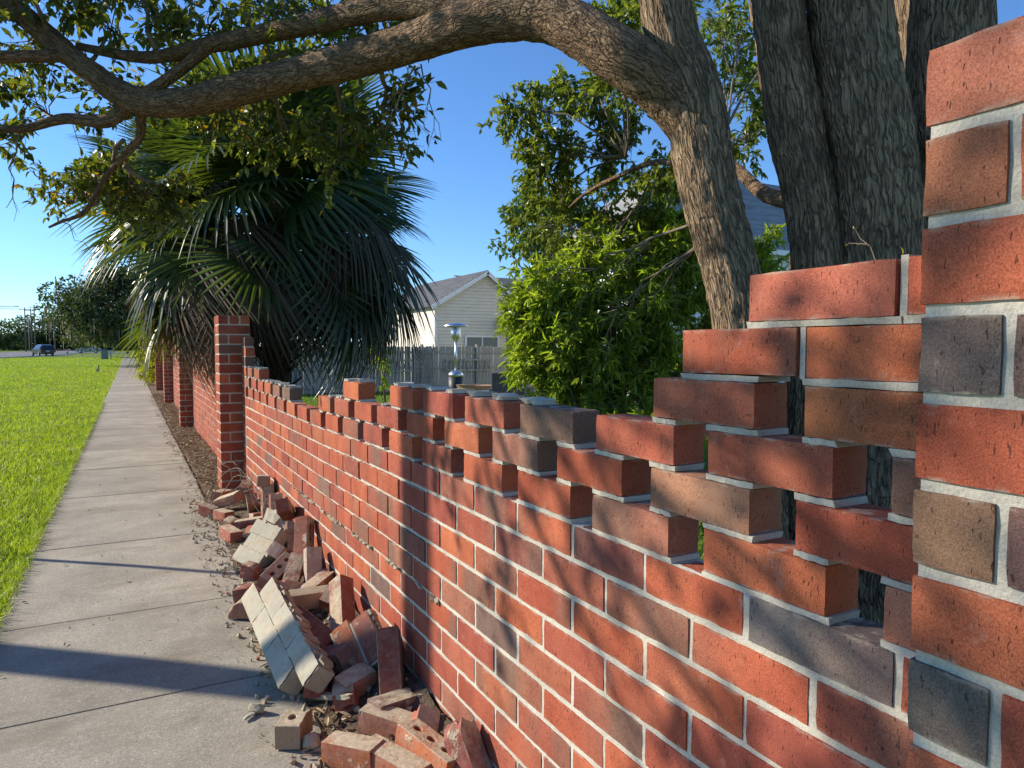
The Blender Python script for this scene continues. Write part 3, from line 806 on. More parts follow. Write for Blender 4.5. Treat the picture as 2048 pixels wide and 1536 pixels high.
def chunk(loc, rot, cols, rows, label, back='pale_back', drop=(), L=BL, skin=True, name='brick_chunk'):
    """a piece of wall that came down in one: bricks (local x length, z courses, y thickness) still held by mortar"""
    t = empty(name, (0, 0, 0)); tag(t, label, 'brick chunk', 'fallen chunks of mortared brickwork')
    W = cols * (L + .01)
    mm = MB()
    for r_ in range(rows):
        for c_ in range(cols):
            if (r_, c_) in drop: continue
            sh = (L + .01) / 2 * (r_ % 2) - (L + .01) / 4 if cols > 1 else 0.03 * (r_ % 2)
            p = (c_ * (L + .01) - W / 2 + L / 2 + sh, 0, (r_ - (rows - 1) / 2) * CH)
            ob('brick', brick_mesh(L, random.randrange(4), True, material='brick_loose'), t, p, (0, 0, 0), random.choice((RED, DRK, ORG)))
            if skin:      # parged / limed face of the piece
                nu, nv = 12, 5; vv = []; sd_ = random.uniform(0, 50)
                for j in range(nv + 1):
                    for i in range(nu + 1):
                        x_, z_ = -L / 2 - .0035 + (L + .007) * i / nu, -CH / 2 + .0012 + (CH - .0024) * j / nv
                        ed = (i in (0, nu)) or (j in (0, nv))
                        vv.append((p[0] + x_ + (random.uniform(-.002, .002) if ed else 0), -BD / 2 - (0.0005 if ed else 0.0038) + 0.0022 * noise.noise(Vector((x_ * 25 + sd_, z_ * 25, r_))) + .0012 * noise.noise(Vector((x_ * 80 + sd_, z_ * 80, 1))), p[2] + z_ + (random.uniform(-.002, .002) if ed else 0)))
                ff = [(j * (nu + 1) + i, j * (nu + 1) + i + 1, (j + 1) * (nu + 1) + i + 1, (j + 1) * (nu + 1) + i) for j in range(nv) for i in range(nu)]
                ob('limed_face', np_mesh('limed_face', vv, ff, [M[back]], True), t)
                k = MB(); nseg = 0
                for i in range(nseg):
                    xa, xb = p[0] - L / 2 - 0.003 + (L + .006) * i / nseg, p[0] - L / 2 - 0.003 + (L + .006) * (i + 1) / nseg
                    k.box(((xa + xb) / 2, -BD / 2 - 0.0006 - random.uniform(0, .003), p[2]), (xb - xa + .0004, 0.006, CH - random.uniform(.001, .004)))
            mm.box((p[0], 0.002, p[2] - CH / 2), (L - 0.004, BD - 0.008, 0.011)); mm.box((p[0] + L / 2 + .004, 0.002, p[2]), (0.011, BD - 0.008, BH - .004))
            # torn bed on the top side
            if r_ == rows - 1:
                for q in range(7):
                    mm.box((p[0] - L / 2 + L * (q + .5) / 7, random.uniform(-.02, .02), p[2] + CH / 2 - .002 + random.uniform(-.002, .004)), (L / 7 * random.uniform(.5, 1.1), random.uniform(.03, .075), random.uniform(.006, .02)), rot=(random.uniform(-.2, .2), random.uniform(-.2, .2), random.uniform(-.5, .5)))
    ob('mortar', mm.mesh('mortar', M['mortar_old']), t)
    t.location = loc; t.rotation_euler = D(*rot)
    return t

# far end, by the pillar
loose('brick', brick_mesh(BL, 6, material='brick_loose'), (0.76, 7.35, 0.06), (8, 6, 62), PNK, 'pinkish brick lying flat against the base of the rubble pillar')
loose('brick', brick_mesh(BL, 7, material='brick_loose'), (0.93, 6.85, 0.14), (10, 52, 70), PNK, 'pale pink brick tilted on end just in front of the pillar')
loose('broken_brick', broken_mesh(0.18, 1), (0.575, 6.74, 0.055), (0, -12, 130), DRK, 'dark broken half brick farthest out on the sidewalk near the pillar')
loose('brick', brick_mesh(BL, 8, material='brick_loose'), (0.745, 6.68, 0.14), (-20, 18, 122), PNK, 'tilted red brick propped over two others near the pillar base')
loose('brick', brick_mesh(0.2, 6, material='brick_loose'), (0.68, 6.47, 0.052), (0, 0, 112), RED, 'short red brick lying flat, nearest the camera of the group by the pillar')
loose('broken_brick', broken_mesh(0.17, 2), (0.90, 6.15, 0.07), (90, 10, 95), RED, 'broken brick on its edge in the middle of the far heap')
loose('cored_brick', cored_mesh(BL, 3), (0.90, 6.35, 0.15), (80, 30, 80), PNK, 'cored brick standing on edge between the pillar and the heap')
chunk((0.965, 6.0, 0.19), (4, -80, 82), 1, 2, 'upright chunk of two bricks leaning on the wall at the far heap', L=BL)
loose('brick', brick_mesh(0.19, 9, material='brick_loose'), (0.945, 6.03, 0.40), (4, 6, 78), TAN, 'tan brick perched on top of the upright chunk')
loose('broken_brick', broken_mesh(0.21, 3), (0.955, 5.55, 0.28), (6, -74, 84), DRK, 'dark red broken brick standing on end against the wall by the cored one')
loose('cored_brick', cored_mesh(BL, 3, var=1), (0.945, 5.12, 0.345), (76, 24, 70), DRK, 'dark cored brick showing three holes at the top of the far heap')
loose('mortar_slab', lump_mesh((0.055, 0.12, 0.13), 3, 'pale_back'), (0.925, 5.45, 0.17), (10, 20, 30), TAN, 'yellowish slab of mortar below the dark cored brick', 'mortar')
loose('broken_brick', broken_mesh(0.22, 4), (0.955, 4.98, 0.18), (20, -60, 80), (0.22, 0.13, 0.10, 0.5), 'grey broken brick wedged against the wall under the three-hole brick')
loose('brick', brick_mesh(BL, 6, material='brick_loose'), (0.655, 5.80, 0.05), (0, 0, 100), RED, 'single brick lying on the sidewalk away from the far heap')
loose('brick', brick_mesh(BL, 7, material='brick_loose'), (0.86, 6.0, 0.065), (0, 8, 160), RED, 'red brick lying across the earth under the far heap')
# middle
chunk((0.765, 5.02, 0.135), (-38, 4, -68), 1, 3, 'white-faced chunk of three bricks tilted towards the sidewalk, farther of the two', L=BL)
loose('cored_brick', cored_mesh(BL, 3, var=2), (0.945, 4.52, 0.27), (64, -56, 74), DRK, 'dark red brick standing steeply against the wall in the middle of the pile')
loose('brick', brick_mesh(BL, 9, material='brick_loose'), (0.86, 4.80, 0.12), (30, 28, 60), (0.5, 0.36, 0.27, 0.2), 'pale pinkish brick sloping between the white-faced chunk and the wall')
loose('cored_brick', cored_mesh(BL, 3, var=3), (0.775, 4.50, 0.10), (28, -14, 48), PNK, 'cored brick with three holes sloping down to the sidewalk')
loose('brick', brick_mesh(BL, 8, material='brick_loose'), (0.83, 4.30, 0.13), (10, -24, 66), RED, 'plain red brick tilted beside the sloping cored brick')
loose('brick', brick_mesh(BL, 10, material='brick_loose'), (0.93, 4.22, 0.15), (12, -66, 78), (0.45, 0.33, 0.26, 0.2), 'light brown brick on end close to the wall behind the plain red one')
loose('broken_brick', broken_mesh(0.24, 5), (0.925, 4.08, 0.11), (0, -14, 35), RED, 'broken red brick lying near the wall above the yellowed brick')
loose('brick', brick_mesh(BL, 11, material='mortar_old'), (0.815, 3.88, 0.12), (6, 4, 8), TAN, 'yellow mortar-crusted brick lying across the middle of the pile')
loose('broken_brick', broken_mesh(0.17, 6, True), (0.535, 4.07, 0.055), (0, 0, 150), PNK, 'half brick with a rounded broken end out on the sidewalk mid pile')
loose('broken_brick', broken_mesh(0.12, 7), (0.56, 4.33, 0.05), (80, 0, 60), DRK, 'small dark brick fragment behind the half brick on the sidewalk')
loose('brick', brick_mesh(BL, 6, material='brick_loose'), (0.915, 3.50, 0.19), (-52, -38, 78), RED, 'red brick leaning on the wall with white mortar along its lower side')
loose('cored_brick', cored_mesh(BL, 3, var=4), (0.76, 3.46, 0.10), (64, -18, 118), (0.26, 0.10, 0.07, 0.4), 'brown cored brick lying behind the big white-faced slab')
# the big white-faced slab
chunk((0.60, 3.36, 0.165), (-38, 7, -88), 3, 2, 'large white-faced slab of mortared bricks tilted out over the sidewalk, the biggest piece', L=0.285, name='brick_slab')
# near
chunk((0.885, 3.05, 0.17), (-42, 30, -84), 1, 2, 'chunk of two mortared bricks leaning by the wall near the tall plugged brick', L=0.24, skin=False)
loose('cored_brick', cored_mesh(BL, 3, 1, var=5), (0.77, 3.10, 0.10), (70, 22, 104), (0.20, 0.10, 0.085, 0.5), 'grey cored brick on its side in the middle of the near heap')
loose('cored_brick', cored_mesh(BL, 3, 2, var=6), (0.925, 2.78, 0.165), (76, -58, 78), DRK, 'tall brick with mortar-plugged holes leaning on the wall')
loose('broken_brick', broken_mesh(0.19, 8, True), (0.815, 2.87, 0.09), (10, -8, 20), (0.42, 0.19, 0.12, 0.4), 'orange-topped broken brick in front of the tall plugged one')
loose('broken_brick', broken_mesh(0.20, 9), (0.675, 3.00, 0.065), (0, 12, 70), (0.22, 0.055, 0.045, 0), 'dark red broken brick in the shade of the white-faced slab')
loose('broken_brick', broken_mesh(0.20, 10), (0.885, 2.62, 0.07), (0, 6, 18), (0.22, 0.13, 0.11, 0.6), 'grey-topped brick lying at the wall below the tall plugged brick')
loose('cored_brick', cored_mesh(0.115, 1, rough_end=True, var=7), (0.505, 2.68, 0.05), (0, 0, 62), TAN, 'small mortar-crusted half brick with one hole alone on the sidewalk')
loose('brick', brick_mesh(0.21, 7, material='brick_loose'), (0.665, 2.42, 0.052), (0, 4, 128), ORG, 'orange brick with a mortared side, leftmost at the bottom of the picture')
loose('brick', brick_mesh(BL, 8, material='brick_loose'), (0.765, 2.28, 0.05), (0, 0, 112), ORG, 'long orange brick at the bottom edge beside the yellow cored one')
loose('brick', brick_mesh(BL, 9, material='brick_loose'), (0.855, 2.50, 0.06), (0, -4, 128), PNK, 'dusty brick lying behind the long orange one at the bottom')
loose('cored_brick', cored_mesh(BL, 3, var=8), (0.885, 2.24, 0.085), (8, -3, 104), ORG, 'orange brick with yellow mortared top and holes, close at the bottom')
loose('broken_brick', broken_mesh(0.22, 11), (0.965, 2.10, 0.12), (18, -52, 100), (0.27, 0.07, 0.055, 0.1), 'broken red brick standing at the bottom right end of the rubble')
for i, (p, s) in enumerate((((0.42, 2.97, 0.02), (0.035, 0.02, 0.022)), ((0.56, 2.60, 0.03), (0.03, 0.03, 0.028)), ((0.93, 2.05, 0.05), (0.05, 0.035, 0.05)), ((0.64, 2.22, 0.03), (0.05, 0.03, 0.03)), ((0.61, 6.6, 0.02), (0.05, 0.03, 0.025)), ((0.63, 4.75, 0.025), (0.045, 0.04, 0.035)))):
    loose('mortar_lump', lump_mesh(s, i + 11), p, (random.uniform(0, 60), 0, random.uniform(0, 180)), TAN,
          ['splayed mortar crumb alone in the pole shadow on the sidewalk', 'mortar lump beside the half brick with one hole', 'pale mortar lump under the broken brick at the bottom right', 'crumbling mortar lump at the bottom edge of the picture', 'mortar lump by the bricks near the pillar', 'mortar lump at the left foot of the farther white-faced chunk'][i], 'mortar', 'mortar lumps in the rubble')
# slivers of mortar fallen flat, broken boards of mortar by the slab
loose('mortar_strip', lump_mesh((0.17, 0.016, 0.014), 31, 'mortar_old'), (0.69, 2.86, 0.055), (6, 18, 108), TAN, 'long splintered strip of mortar hanging off the near end of the white-faced slab', 'mortar', 'mortar lumps in the rubble')
loose('mortar_strip', lump_mesh((0.05, 0.010, 0.006), 32, 'mortar'), (0.40, 2.95, 0.012), (0, 0, 40), TAN, 'thin flat sliver of mortar on the sidewalk left of the slab', 'mortar', 'mortar lumps in the rubble')

# crumbs and dust: one mass
V = []; F = []
oct_v = np.array([(1, 0, 0), (-1, 0, 0), (0, 1, 0), (0, -1, 0), (0, 0, 1), (0, 0, -1)], float)
oct_f = np.array([(0, 2, 4), (2, 1, 4), (1, 3, 4), (3, 0, 4), (2, 0, 5), (1, 2, 5), (3, 1, 5), (0, 3, 5)])
def crumbs(N, xr, yr, sr, zfn, pw=1.0):
    for _ in range(N):
        x = random.uniform(*xr); y = random.uniform(*yr)
        s = sr[0] + (sr[1] - sr[0]) * random.random() ** 3
        q = Euler((random.uniform(0, 6), random.uniform(0, 6), random.uniform(0, 6))).to_matrix()
        sc = np.array([random.uniform(.6, 1.3), random.uniform(.5, 1.1), random.uniform(.35, .8)]) * s
        vv = (oct_v * sc) @ np.array(q).T + np.array((x, y, zfn(x, y) + s * 0.3))
        F.append(oct_f + len(V) * 6); V.append(vv)
gz = lambda x, y: 0.004 if x < SWR else terrain(0, y) + 0.03
crumbs(900, (0.40, 1.0), (1.9, 7.6), (0.003, 0.022), gz); crumbs(500, (0.62, 1.0), (2.3, 3.3), (0.003, 0.014), gz); crumbs(260, (-0.3, 0.6), (2.2, 9), (0.0015, 0.006), gz); crumbs(300, (0.45, 0.9), (6.0, 11), (0.003, 0.012), gz)
me = np_mesh('rubble_crumbs', np.concatenate(V), np.concatenate(F), [M['mortar_old']])
tag(ob('mortar_gravel', me), 'crumbled mortar and grit scattered through the brick pile', 'gravel', kind='stuff')
# brick-coloured grit
V.clear(); F.clear()
crumbs(350, (0.45, 1.0), (1.9, 7.6), (0.003, 0.016), gz)
me = np_mesh('brick_grit', np.concatenate(V), np.concatenate(F), [M['brick_far']])
tag(ob('brick_gravel', me), 'small red brick crumbs scattered through the pile', 'gravel', kind='stuff')
# mound of mortar dust and earth that the rubble lies in
M['rubble_soil'] = simple('rubble_soil', (0.105, 0.08, 0.055), 0.95, noise_scale=9, amt=0.5, bump=0.02, bscale=60, spec=0.1)  # earth tone darkened to stand in for deep shadow between the bricks
vv = []; ny, nxm = 190, 18
for j in range(ny + 1):
    y = 1.7 + 5.9 * j / ny
    env = smoothstep(1.7, 2.2, y) * (1 - smoothstep(6.6, 7.5, y)); wide = 0.42 + 0.10 * noise.noise(Vector((0, y * 1.3, 3)))
    for i in range(nxm + 1):
        t = i / nxm; x = 1.035 - wide * t - 0.02
        h = env * (0.105 * (1 - t) ** 1.2 + 0.03 * (1 - t) * noise.noise(Vector((x * 9, y * 9, 1))) + 0.018 * noise.noise(Vector((x * 30, y * 30, 5))) * (1 - t))
        vv.append((x, y, -0.022 + (0.024 + h if env > .02 and t < .999 else 0)))
ff = [(j * (nxm + 1) + i, (j + 1) * (nxm + 1) + i, (j + 1) * (nxm + 1) + i + 1, j * (nxm + 1) + i + 1) for j in range(ny) for i in range(nxm)]
tag(ob('rubble_soil', np_mesh('rubble_soil', vv, ff, [M['rubble_soil']], True)), 'mound of earth and mortar dust that the fallen bricks lie in', 'soil', kind='stuff')
# fragments filling the heap
frag = [((0.93, 3.75, 0.15), (20, -30, 40), 0.14, ORG, 'stub of orange brick by the wall between the yellow-crusted and the leaning brick'), ((0.78, 4.12, 0.10), (70, 20, 10), 0.13, RED, 'small red stub under the plain tilted brick mid pile'),
        ((0.70, 3.72, 0.07), (10, 15, 200), 0.12, TAN, 'tan stub just behind the top end of the large slab'), ((0.90, 3.30, 0.10), (40, -20, 120), 0.13, DRK, 'dark stub under the red brick that leans with white mortar'),
        ((0.74, 2.80, 0.06), (15, 10, 250), 0.11, RED, 'little red stub at the near end of the large slab'), ((0.93, 2.42, 0.08), (30, -20, 60), 0.12, RED, 'red stub between the wall and the dusty brick at the bottom'),
        ((0.86, 5.25, 0.12), (25, 30, 20), 0.14, PNK, 'pink stub below the dark three-hole brick'), ((0.80, 5.62, 0.08), (60, 10, 140), 0.13, RED, 'red stub on the sidewalk side of the yellowish slab'),
        ((0.72, 6.15, 0.06), (10, -20, 30), 0.12, TAN, 'tan stub between the far heap and the single brick'), ((0.97, 4.75, 0.12), (40, 40, 70), 0.14, DRK, 'dark stub wedged at the wall behind the pale sloping brick'),
        ((0.66, 4.72, 0.06), (0, 10, 320), 0.12, RED, 'red stub at the near corner of the farther white-faced chunk'), ((0.64, 3.95, 0.05), (20, 0, 80), 0.10, PNK, 'pink stub beside the half brick with rounded end')]
for i, (p, rt, L, col, lb) in enumerate(frag):
    loose('broken_brick', broken_mesh(L, 20 + i % 5, i % 2 == 0), p, rt, col, lb)
V.clear(); F.clear()
crumbs(700, (0.50, 1.0), (1.9, 7.2), (0.004, 0.024), lambda x, y: 0.10 * max(0, (x - .6) / .43) ** 1.2 * smoothstep(1.7, 2.2, y) + .004)
tag(ob('mortar_gravel', np_mesh('rubble_crumbs', np.concatenate(V), np.concatenate(F), [M['pale_back']])), 'pale mortar crumbs strewn over the soil mound', 'gravel', kind='stuff')

# ------------------------------------------------------------------ vegetation helpers
def catmull(P, R, step):
    P = [Vector(p) for p in P]; out = []; rr = []
    for i in range(len(P) - 1):
        p0, p1, p2, p3 = P[max(i - 1, 0)], P[i], P[i + 1], P[min(i + 2, len(P) - 1)]
        n = max(2, int((p2 - p1).length / step))
        for k in range(n):
            t = k / n
            out.append(0.5 * ((2 * p1) + (p2 - p0) * t + (2 * p0 - 5 * p1 + 4 * p2 - p3) * t * t + (3 * p1 - p0 - 3 * p2 + p3) * t ** 3))
            rr.append(R[i] + (R[i + 1] - R[i]) * t)
    out.append(P[-1]); rr.append(R[-1])
    return out, rr

def limb_mesh(name, pts, rad, seg, step, material, amp=0.05, fur=0.0):
    P, Rr = catmull(pts, rad, step); n = len(P); V = []; UV = []; prev = None; ln = 0
    for i, p in enumerate(P):
        t = (P[min(i + 1, n - 1)] - P[max(i - 1, 0)]).normalized()
        u = t.orthogonal().normalized() if prev is None else (prev - t * prev.dot(t)).normalized()
        prev = u; v = t.cross(u)
        if i: ln += (P[i] - P[i - 1]).length
        for k in range(seg + 1):
            a = 2 * math.pi * k / seg
            d = u * math.cos(a) + v * math.sin(a)
            r_ = Rr[i] * (1 + amp * noise.noise(p * 2.1 + d * 0.9))
            if fur:
                q = p + d * Rr[i]
                wv = noise.noise(Vector((math.cos(a) * Rr[i] * 34, math.sin(a) * Rr[i] * 34, ln * 6.5))) 
                r_ += fur * (abs(wv) * 1.6 - 0.5) + fur * 0.5 * noise.noise(q * 40)
            V.append(p + d * r_); UV.append((a * max(Rr[0], Rr[-1]) * 1.0, ln))
    k = seg + 1
    F = [(i * k + j, i * k + j + 1, (i + 1) * k + j + 1, (i + 1) * k + j) for i in range(n - 1) for j in range(seg)]
    return np_mesh(name, [tuple(v) for v in V], F, [M[material]], True, UV)

LEAF = np.array([(0, 0, 0), (.30, .5, .10), (.68, .36, .03), (1, 0, -.16), (.68, -.36, .03), (.30, -.5, .10), (.32, 0, 0), (.68, 0, -.06)])
LEAF_F = np.array([(0, 6, 1, 1), (6, 7, 2, 1), (7, 3, 2, 2), (0, 5, 6, 6), (5, 4, 7, 6), (4, 3, 7, 7)])
def leaves_mesh(name, pos, dr, L, wr, material, rnd):
    pos = np.asarray(pos, float); dr = np.asarray(dr, float); N = len(pos)
    dr /= np.linalg.norm(dr, axis=1)[:, None] + 1e-9
    up = rnd.normal(size=(N, 3)) * 0.55 + np.array((0, 0, 1.0))
    side = np.cross(up, dr); side /= np.linalg.norm(side, axis=1)[:, None] + 1e-9
    nrm = np.cross(dr, side)
    L = np.asarray(L, float)[:, None]
    T = LEAF
    V = np.empty((N, 8, 3))
    for i in range(8):
        V[:, i] = pos + L * (T[i, 0] * dr + T[i, 1] * wr * side + T[i, 2] * nrm)
    tri = np.array([(0, 6, 1), (6, 2, 1), (6, 7, 2), (7, 3, 2), (0, 5, 6), (5, 4, 6), (4, 7, 6), (4, 3, 7)])
    F = (tri[None] + (np.arange(N) * 8)[:, None, None]).reshape(-1, 3)
    return np_mesh(name, V.reshape(-1, 3), F, [M[material]])

class Foliage:
    """twigs + leaves gathered from clusters"""
    def __init__(self, seed): self.r = np.random.default_rng(seed); self.pos = []; self.dr = []; self.L = []; self.tw = MB()
    def cluster(self, c, rad, attach=None, nsub=8, ntw=5, nleaf=9, leaf=(0.06, 0.09), droop=0.35, rad0=0.012, twl=0.28, shell=0.0):
        r = self.r; c = np.array(c, float); rad = np.array(rad, float)
        hub = c - np.array((0, 0, rad[2] * 0.2))
        if attach is not None:
            a = np.array(attach, float); mid = (a + hub) / 2 + r.normal(size=3) * 0.06 * np.linalg.norm(hub - a) + np.array((0, 0, 0.03))
            self.tw.tube([a, (a * .6 + mid * .4 + r.normal(size=3) * .02), mid, hub], [rad0 * 1.6, rad0 * 1.4, rad0 * 1.2, rad0], 6)
        for _ in range(nsub):
            d = r.normal(size=3); d /= np.linalg.norm(d)
            s = r.uniform(shell, 1) ** 0.5
            e = c + d * rad * s
            m = (hub + e) / 2 + r.normal(size=3) * 0.10 * np.linalg.norm(e - hub)
            h0 = hub if attach is None else hub + (mid - hub) * r.uniform(0, 0.9)
            self.tw.tube([h0, (h0 + m) / 2 + r.normal(size=3) * 0.02, m, e], [rad0 * 0.5, rad0 * 0.42, rad0 * 0.34, rad0 * 0.18], 4)
            for _k in range(ntw):
                st = m + (e - m) * r.uniform(0, 1)
                td = (e - hub) / (np.linalg.norm(e - hub) + 1e-6) * 0.7 + r.normal(size=3) * 0.65; td /= np.linalg.norm(td)
                en = st + td * twl * r.uniform(.5, 1.15) + np.array((0, 0, -droop * twl * 0.4))
                self.tw.tube([st, (st + en) / 2 + r.normal(size=3) * .012, en], [rad0 * .26, rad0 * .2, rad0 * .1], 3)
                k = max(1, int(nleaf * r.uniform(.5, 1.3)))
                t = r.uniform(0.1, 1.02, k)[:, None]
                P = st + (en - st) * t
                Dn = td[None] * 0.5 + r.normal(size=(k, 3)) * 0.75 + np.array((0, 0, -droop))
                self.pos.append(P); self.dr.append(Dn); self.L.append(r.uniform(leaf[0], leaf[1], k))
    def build(self, parent, lm, twm='twig', wr=0.42, name='leaves', tname='twigs'):
        o = ob(tname, self.tw.mesh(tname, M[twm], True), parent); o['kind'] = 'stuff'
        P = np.concatenate(self.pos)
        o = ob(name, leaves_mesh(name, P, np.concatenate(self.dr), np.concatenate(self.L), wr, lm, self.r), parent); o['kind'] = 'stuff'
        return len(P)

# ------------------------------------------------------------------ the big camphor tree behind the wall
tree = empty('camphor_tree', (2.7, 2.1, 0))
tag(tree, 'big rough-barked tree with several trunks behind the wall, one limb arching over the sidewalk', 'tree', kind='thing')
T1 = [(2.45, 2.25, -0.1), (2.44, 2.30, 0.6), (2.42, 2.34, 1.61), (2.32, 2.43, 2.15), (2.24, 2.50, 2.60), (2.10, 2.58, 2.80)]
ob('trunk', limb_mesh('trunk', [(2.50, 2.22, -0.1), (2.47, 2.27, 0.7), (2.43, 2.34, 1.61), (2.335, 2.43, 2.15), (2.275, 2.50, 2.62), (2.19, 2.56, 2.95), (2.12, 2.62, 3.5), (2.05, 2.7, 4.6)], [0.17, 0.145, 0.125, 0.128, 0.135, 0.115, 0.105, 0.09], 72, 0.025, 'bark', 0.05, 0.010), tree)
ob('trunk', limb_mesh('trunk', [(2.80, 2.26, -0.1), (2.79, 2.24, 0.9), (2.765, 2.21, 1.88), (2.69, 2.28, 2.5), (2.63, 2.34, 3.05), (2.5, 2.5, 4.8)], [0.16, 0.135, 0.115, 0.118, 0.115, 0.10], 72, 0.025, 'bark', 0.05, 0.010), tree)
ob('trunk', limb_mesh('trunk', [(3.02, 2.02, -0.1), (3.0, 2.03, 0.9), (2.985, 2.05, 1.92), (2.93, 2.10, 2.5), (2.89, 2.17, 3.05), (2.8, 2.3, 4.8)], [0.25, 0.215, 0.185, 0.185, 0.18, 0.15], 84, 0.025, 'bark', 0.05, 0.012), tree)
ob('trunk', limb_mesh('trunk', [(3.28, 1.90, -0.1), (3.32, 1.94, 1.5), (3.37, 1.99, 2.6), (3.45, 2.05, 4.5)], [0.22, 0.20, 0.19, 0.15], 48, 0.04, 'bark', 0.06, 0.010), tree)
ob('trunk', limb_mesh('trunk', [(4.5, 2.72, -0.1), (4.42, 2.74, 1.8), (4.32, 2.72, 3.2), (4.1, 2.8, 4.6)], [0.16, 0.15, 0.13, 0.1], 40, 0.04, 'bark', 0.06, 0.010), tree)
# the arching limb
LP = [(2.30, 2.47, 2.42), (2.20, 2.55, 2.62), (2.0, 2.66, 2.80), (1.81, 2.98, 3.06), (1.58, 3.33, 3.13), (1.26, 3.97, 3.14), (0.82, 4.54, 3.11), (0.36, 5.10, 3.07), (0.06, 5.40, 3.13), (-0.20, 5.55, 3.32), (-0.55, 5.75, 3.66), (-1.2, 6.0, 4.2)]
LR = [0.10, 0.125, 0.125, 0.112, 0.11, 0.105, 0.098, 0.092, 0.088, 0.075, 0.07, 0.055]
ob('limb', limb_mesh('limb', LP, LR, 56, 0.022, 'bark_limb', 0.06, 0.007), tree)
ob('limb', limb_mesh('limb', [(1.62, 3.30, 3.17), (1.3, 3.75, 3.32), (0.95, 4.35, 3.38), (0.50, 4.95, 3.40), (0.15, 5.25, 3.36), (-0.25, 5.6, 3.48)], [0.075, 0.07, 0.062, 0.05, 0.04, 0.025], 28, 0.03, 'bark_limb', 0.07, 0.004), tree)
ob('limb', limb_mesh('limb', [(0.50, 4.95, 3.40), (0.30, 5.12, 3.24), (0.12, 5.30, 3.13)], [0.04, 0.038, 0.035], 20, 0.03, 'bark_limb', 0.07, 0.003), tree)
ob('limb', limb_mesh('limb', [(0.06, 5.42, 3.11), (-0.1, 5.55, 3.00), (-0.35, 5.7, 3.02), (-0.62, 5.8, 2.94), (-0.9, 5.95, 2.98)], [0.05, 0.042, 0.034, 0.026, 0.02], 20, 0.03, 'bark_limb', 0.08, 0.004), tree)
ob('limb', limb_mesh('limb', [(0.10, 5.38, 3.09), (0.10, 5.5, 2.92), (0.0, 5.6, 2.80), (-0.12, 5.75, 2.66), (-0.25, 5.9, 2.45), (-0.40, 6.0, 2.38), (-0.48, 6.05, 2.34)], [0.035, 0.03, 0.026, 0.02, 0.016, 0.012, 0.008], 14, 0.03, 'bark_limb', 0.10, 0.003), tree)
ob('limb', limb_mesh('limb', [(-0.3, 5.62, 3.42), (-0.55, 5.55, 3.34), (-0.8, 5.5, 3.30), (-1.2, 5.3, 3.4), (-2.0, 4.9, 3.6)], [0.045, 0.04, 0.038, 0.034, 0.025], 18, 0.04, 'bark_limb', 0.08, 0.004), tree)
ob('limb', limb_mesh('limb', [(2.30, 2.45, 2.42), (2.55, 2.9, 2.45), (2.75, 3.4, 2.58), (2.9, 4.2, 2.6), (3.1, 4.8, 2.6)], [0.022, 0.02, 0.017, 0.014, 0.008], 18, 0.04, 'bark_limb', 0.08, 0.004), tree)
ob('limb', limb_mesh('limb', [(2.78, 2.24, 2.15), (3.2, 2.9, 2.35), (3.5, 3.5, 2.70), (3.6, 4.2, 3.1)], [0.045, 0.042, 0.035, 0.02], 18, 0.04, 'bark_limb', 0.08, 0.004), tree)
# pale bare twigs hanging in front of the shrub
tw = MB()
def bare(p0, p1, n, r0, sub=3, jit=0.06):
    p0, p1 = Vector(p0), Vector(p1); pts = []
    for i in range(n + 1):
        t = i / n; q = p0.lerp(p1, t) + Vector((random.uniform(-jit, jit), random.uniform(-jit, jit), random.uniform(-jit, jit))) * (0.3 + t * .7) * (1 if 0 < i else 0)
        pts.append(q)
    tw.tube(pts, [r0 * (1 - 0.75 * i / n) for i in range(n + 1)], 5)
    if sub > 0:
        for k in range(sub):
            j = random.randrange(1, n)
            d = (p1 - p0) * random.uniform(.25, .5)
            e = pts[j] + d + Vector((random.uniform(-.3, .3), random.uniform(-.3, .3), random.uniform(-.35, .1))) * (p1 - p0).length * 0.6
            bare(pts[j], e, max(3, n - 2), r0 * 0.5, sub - 2, jit * .6)
random.seed(31)
bare((2.33, 2.42, 2.10), (2.4, 3.9, 1.95), 7, 0.009, 4); bare((2.36, 2.40, 2.05), (2.55, 3.6, 1.66), 6, 0.007, 4); bare((2.34, 2.42, 2.0), (2.4, 3.4, 1.6), 6, 0.006, 3)
bare((1.42, 3.75, 3.03), (1.30, 3.95, 2.68), 6, 0.006, 4, 0.03); bare((1.44, 3.72, 3.03), (1.62, 3.9, 2.7), 6, 0.005, 3, 0.03)
bare((-0.6, 5.8, 2.95), (-0.72, 5.9, 2.45), 6, 0.008, 3, 0.04); bare((-0.40, 6.0, 2.38), (-0.25, 6.0, 2.2), 5, 0.004, 3, 0.05)
o = ob('bare_twigs', tw.mesh('bare_twigs', M['twig'], True), tree); o['kind'] = 'stuff'

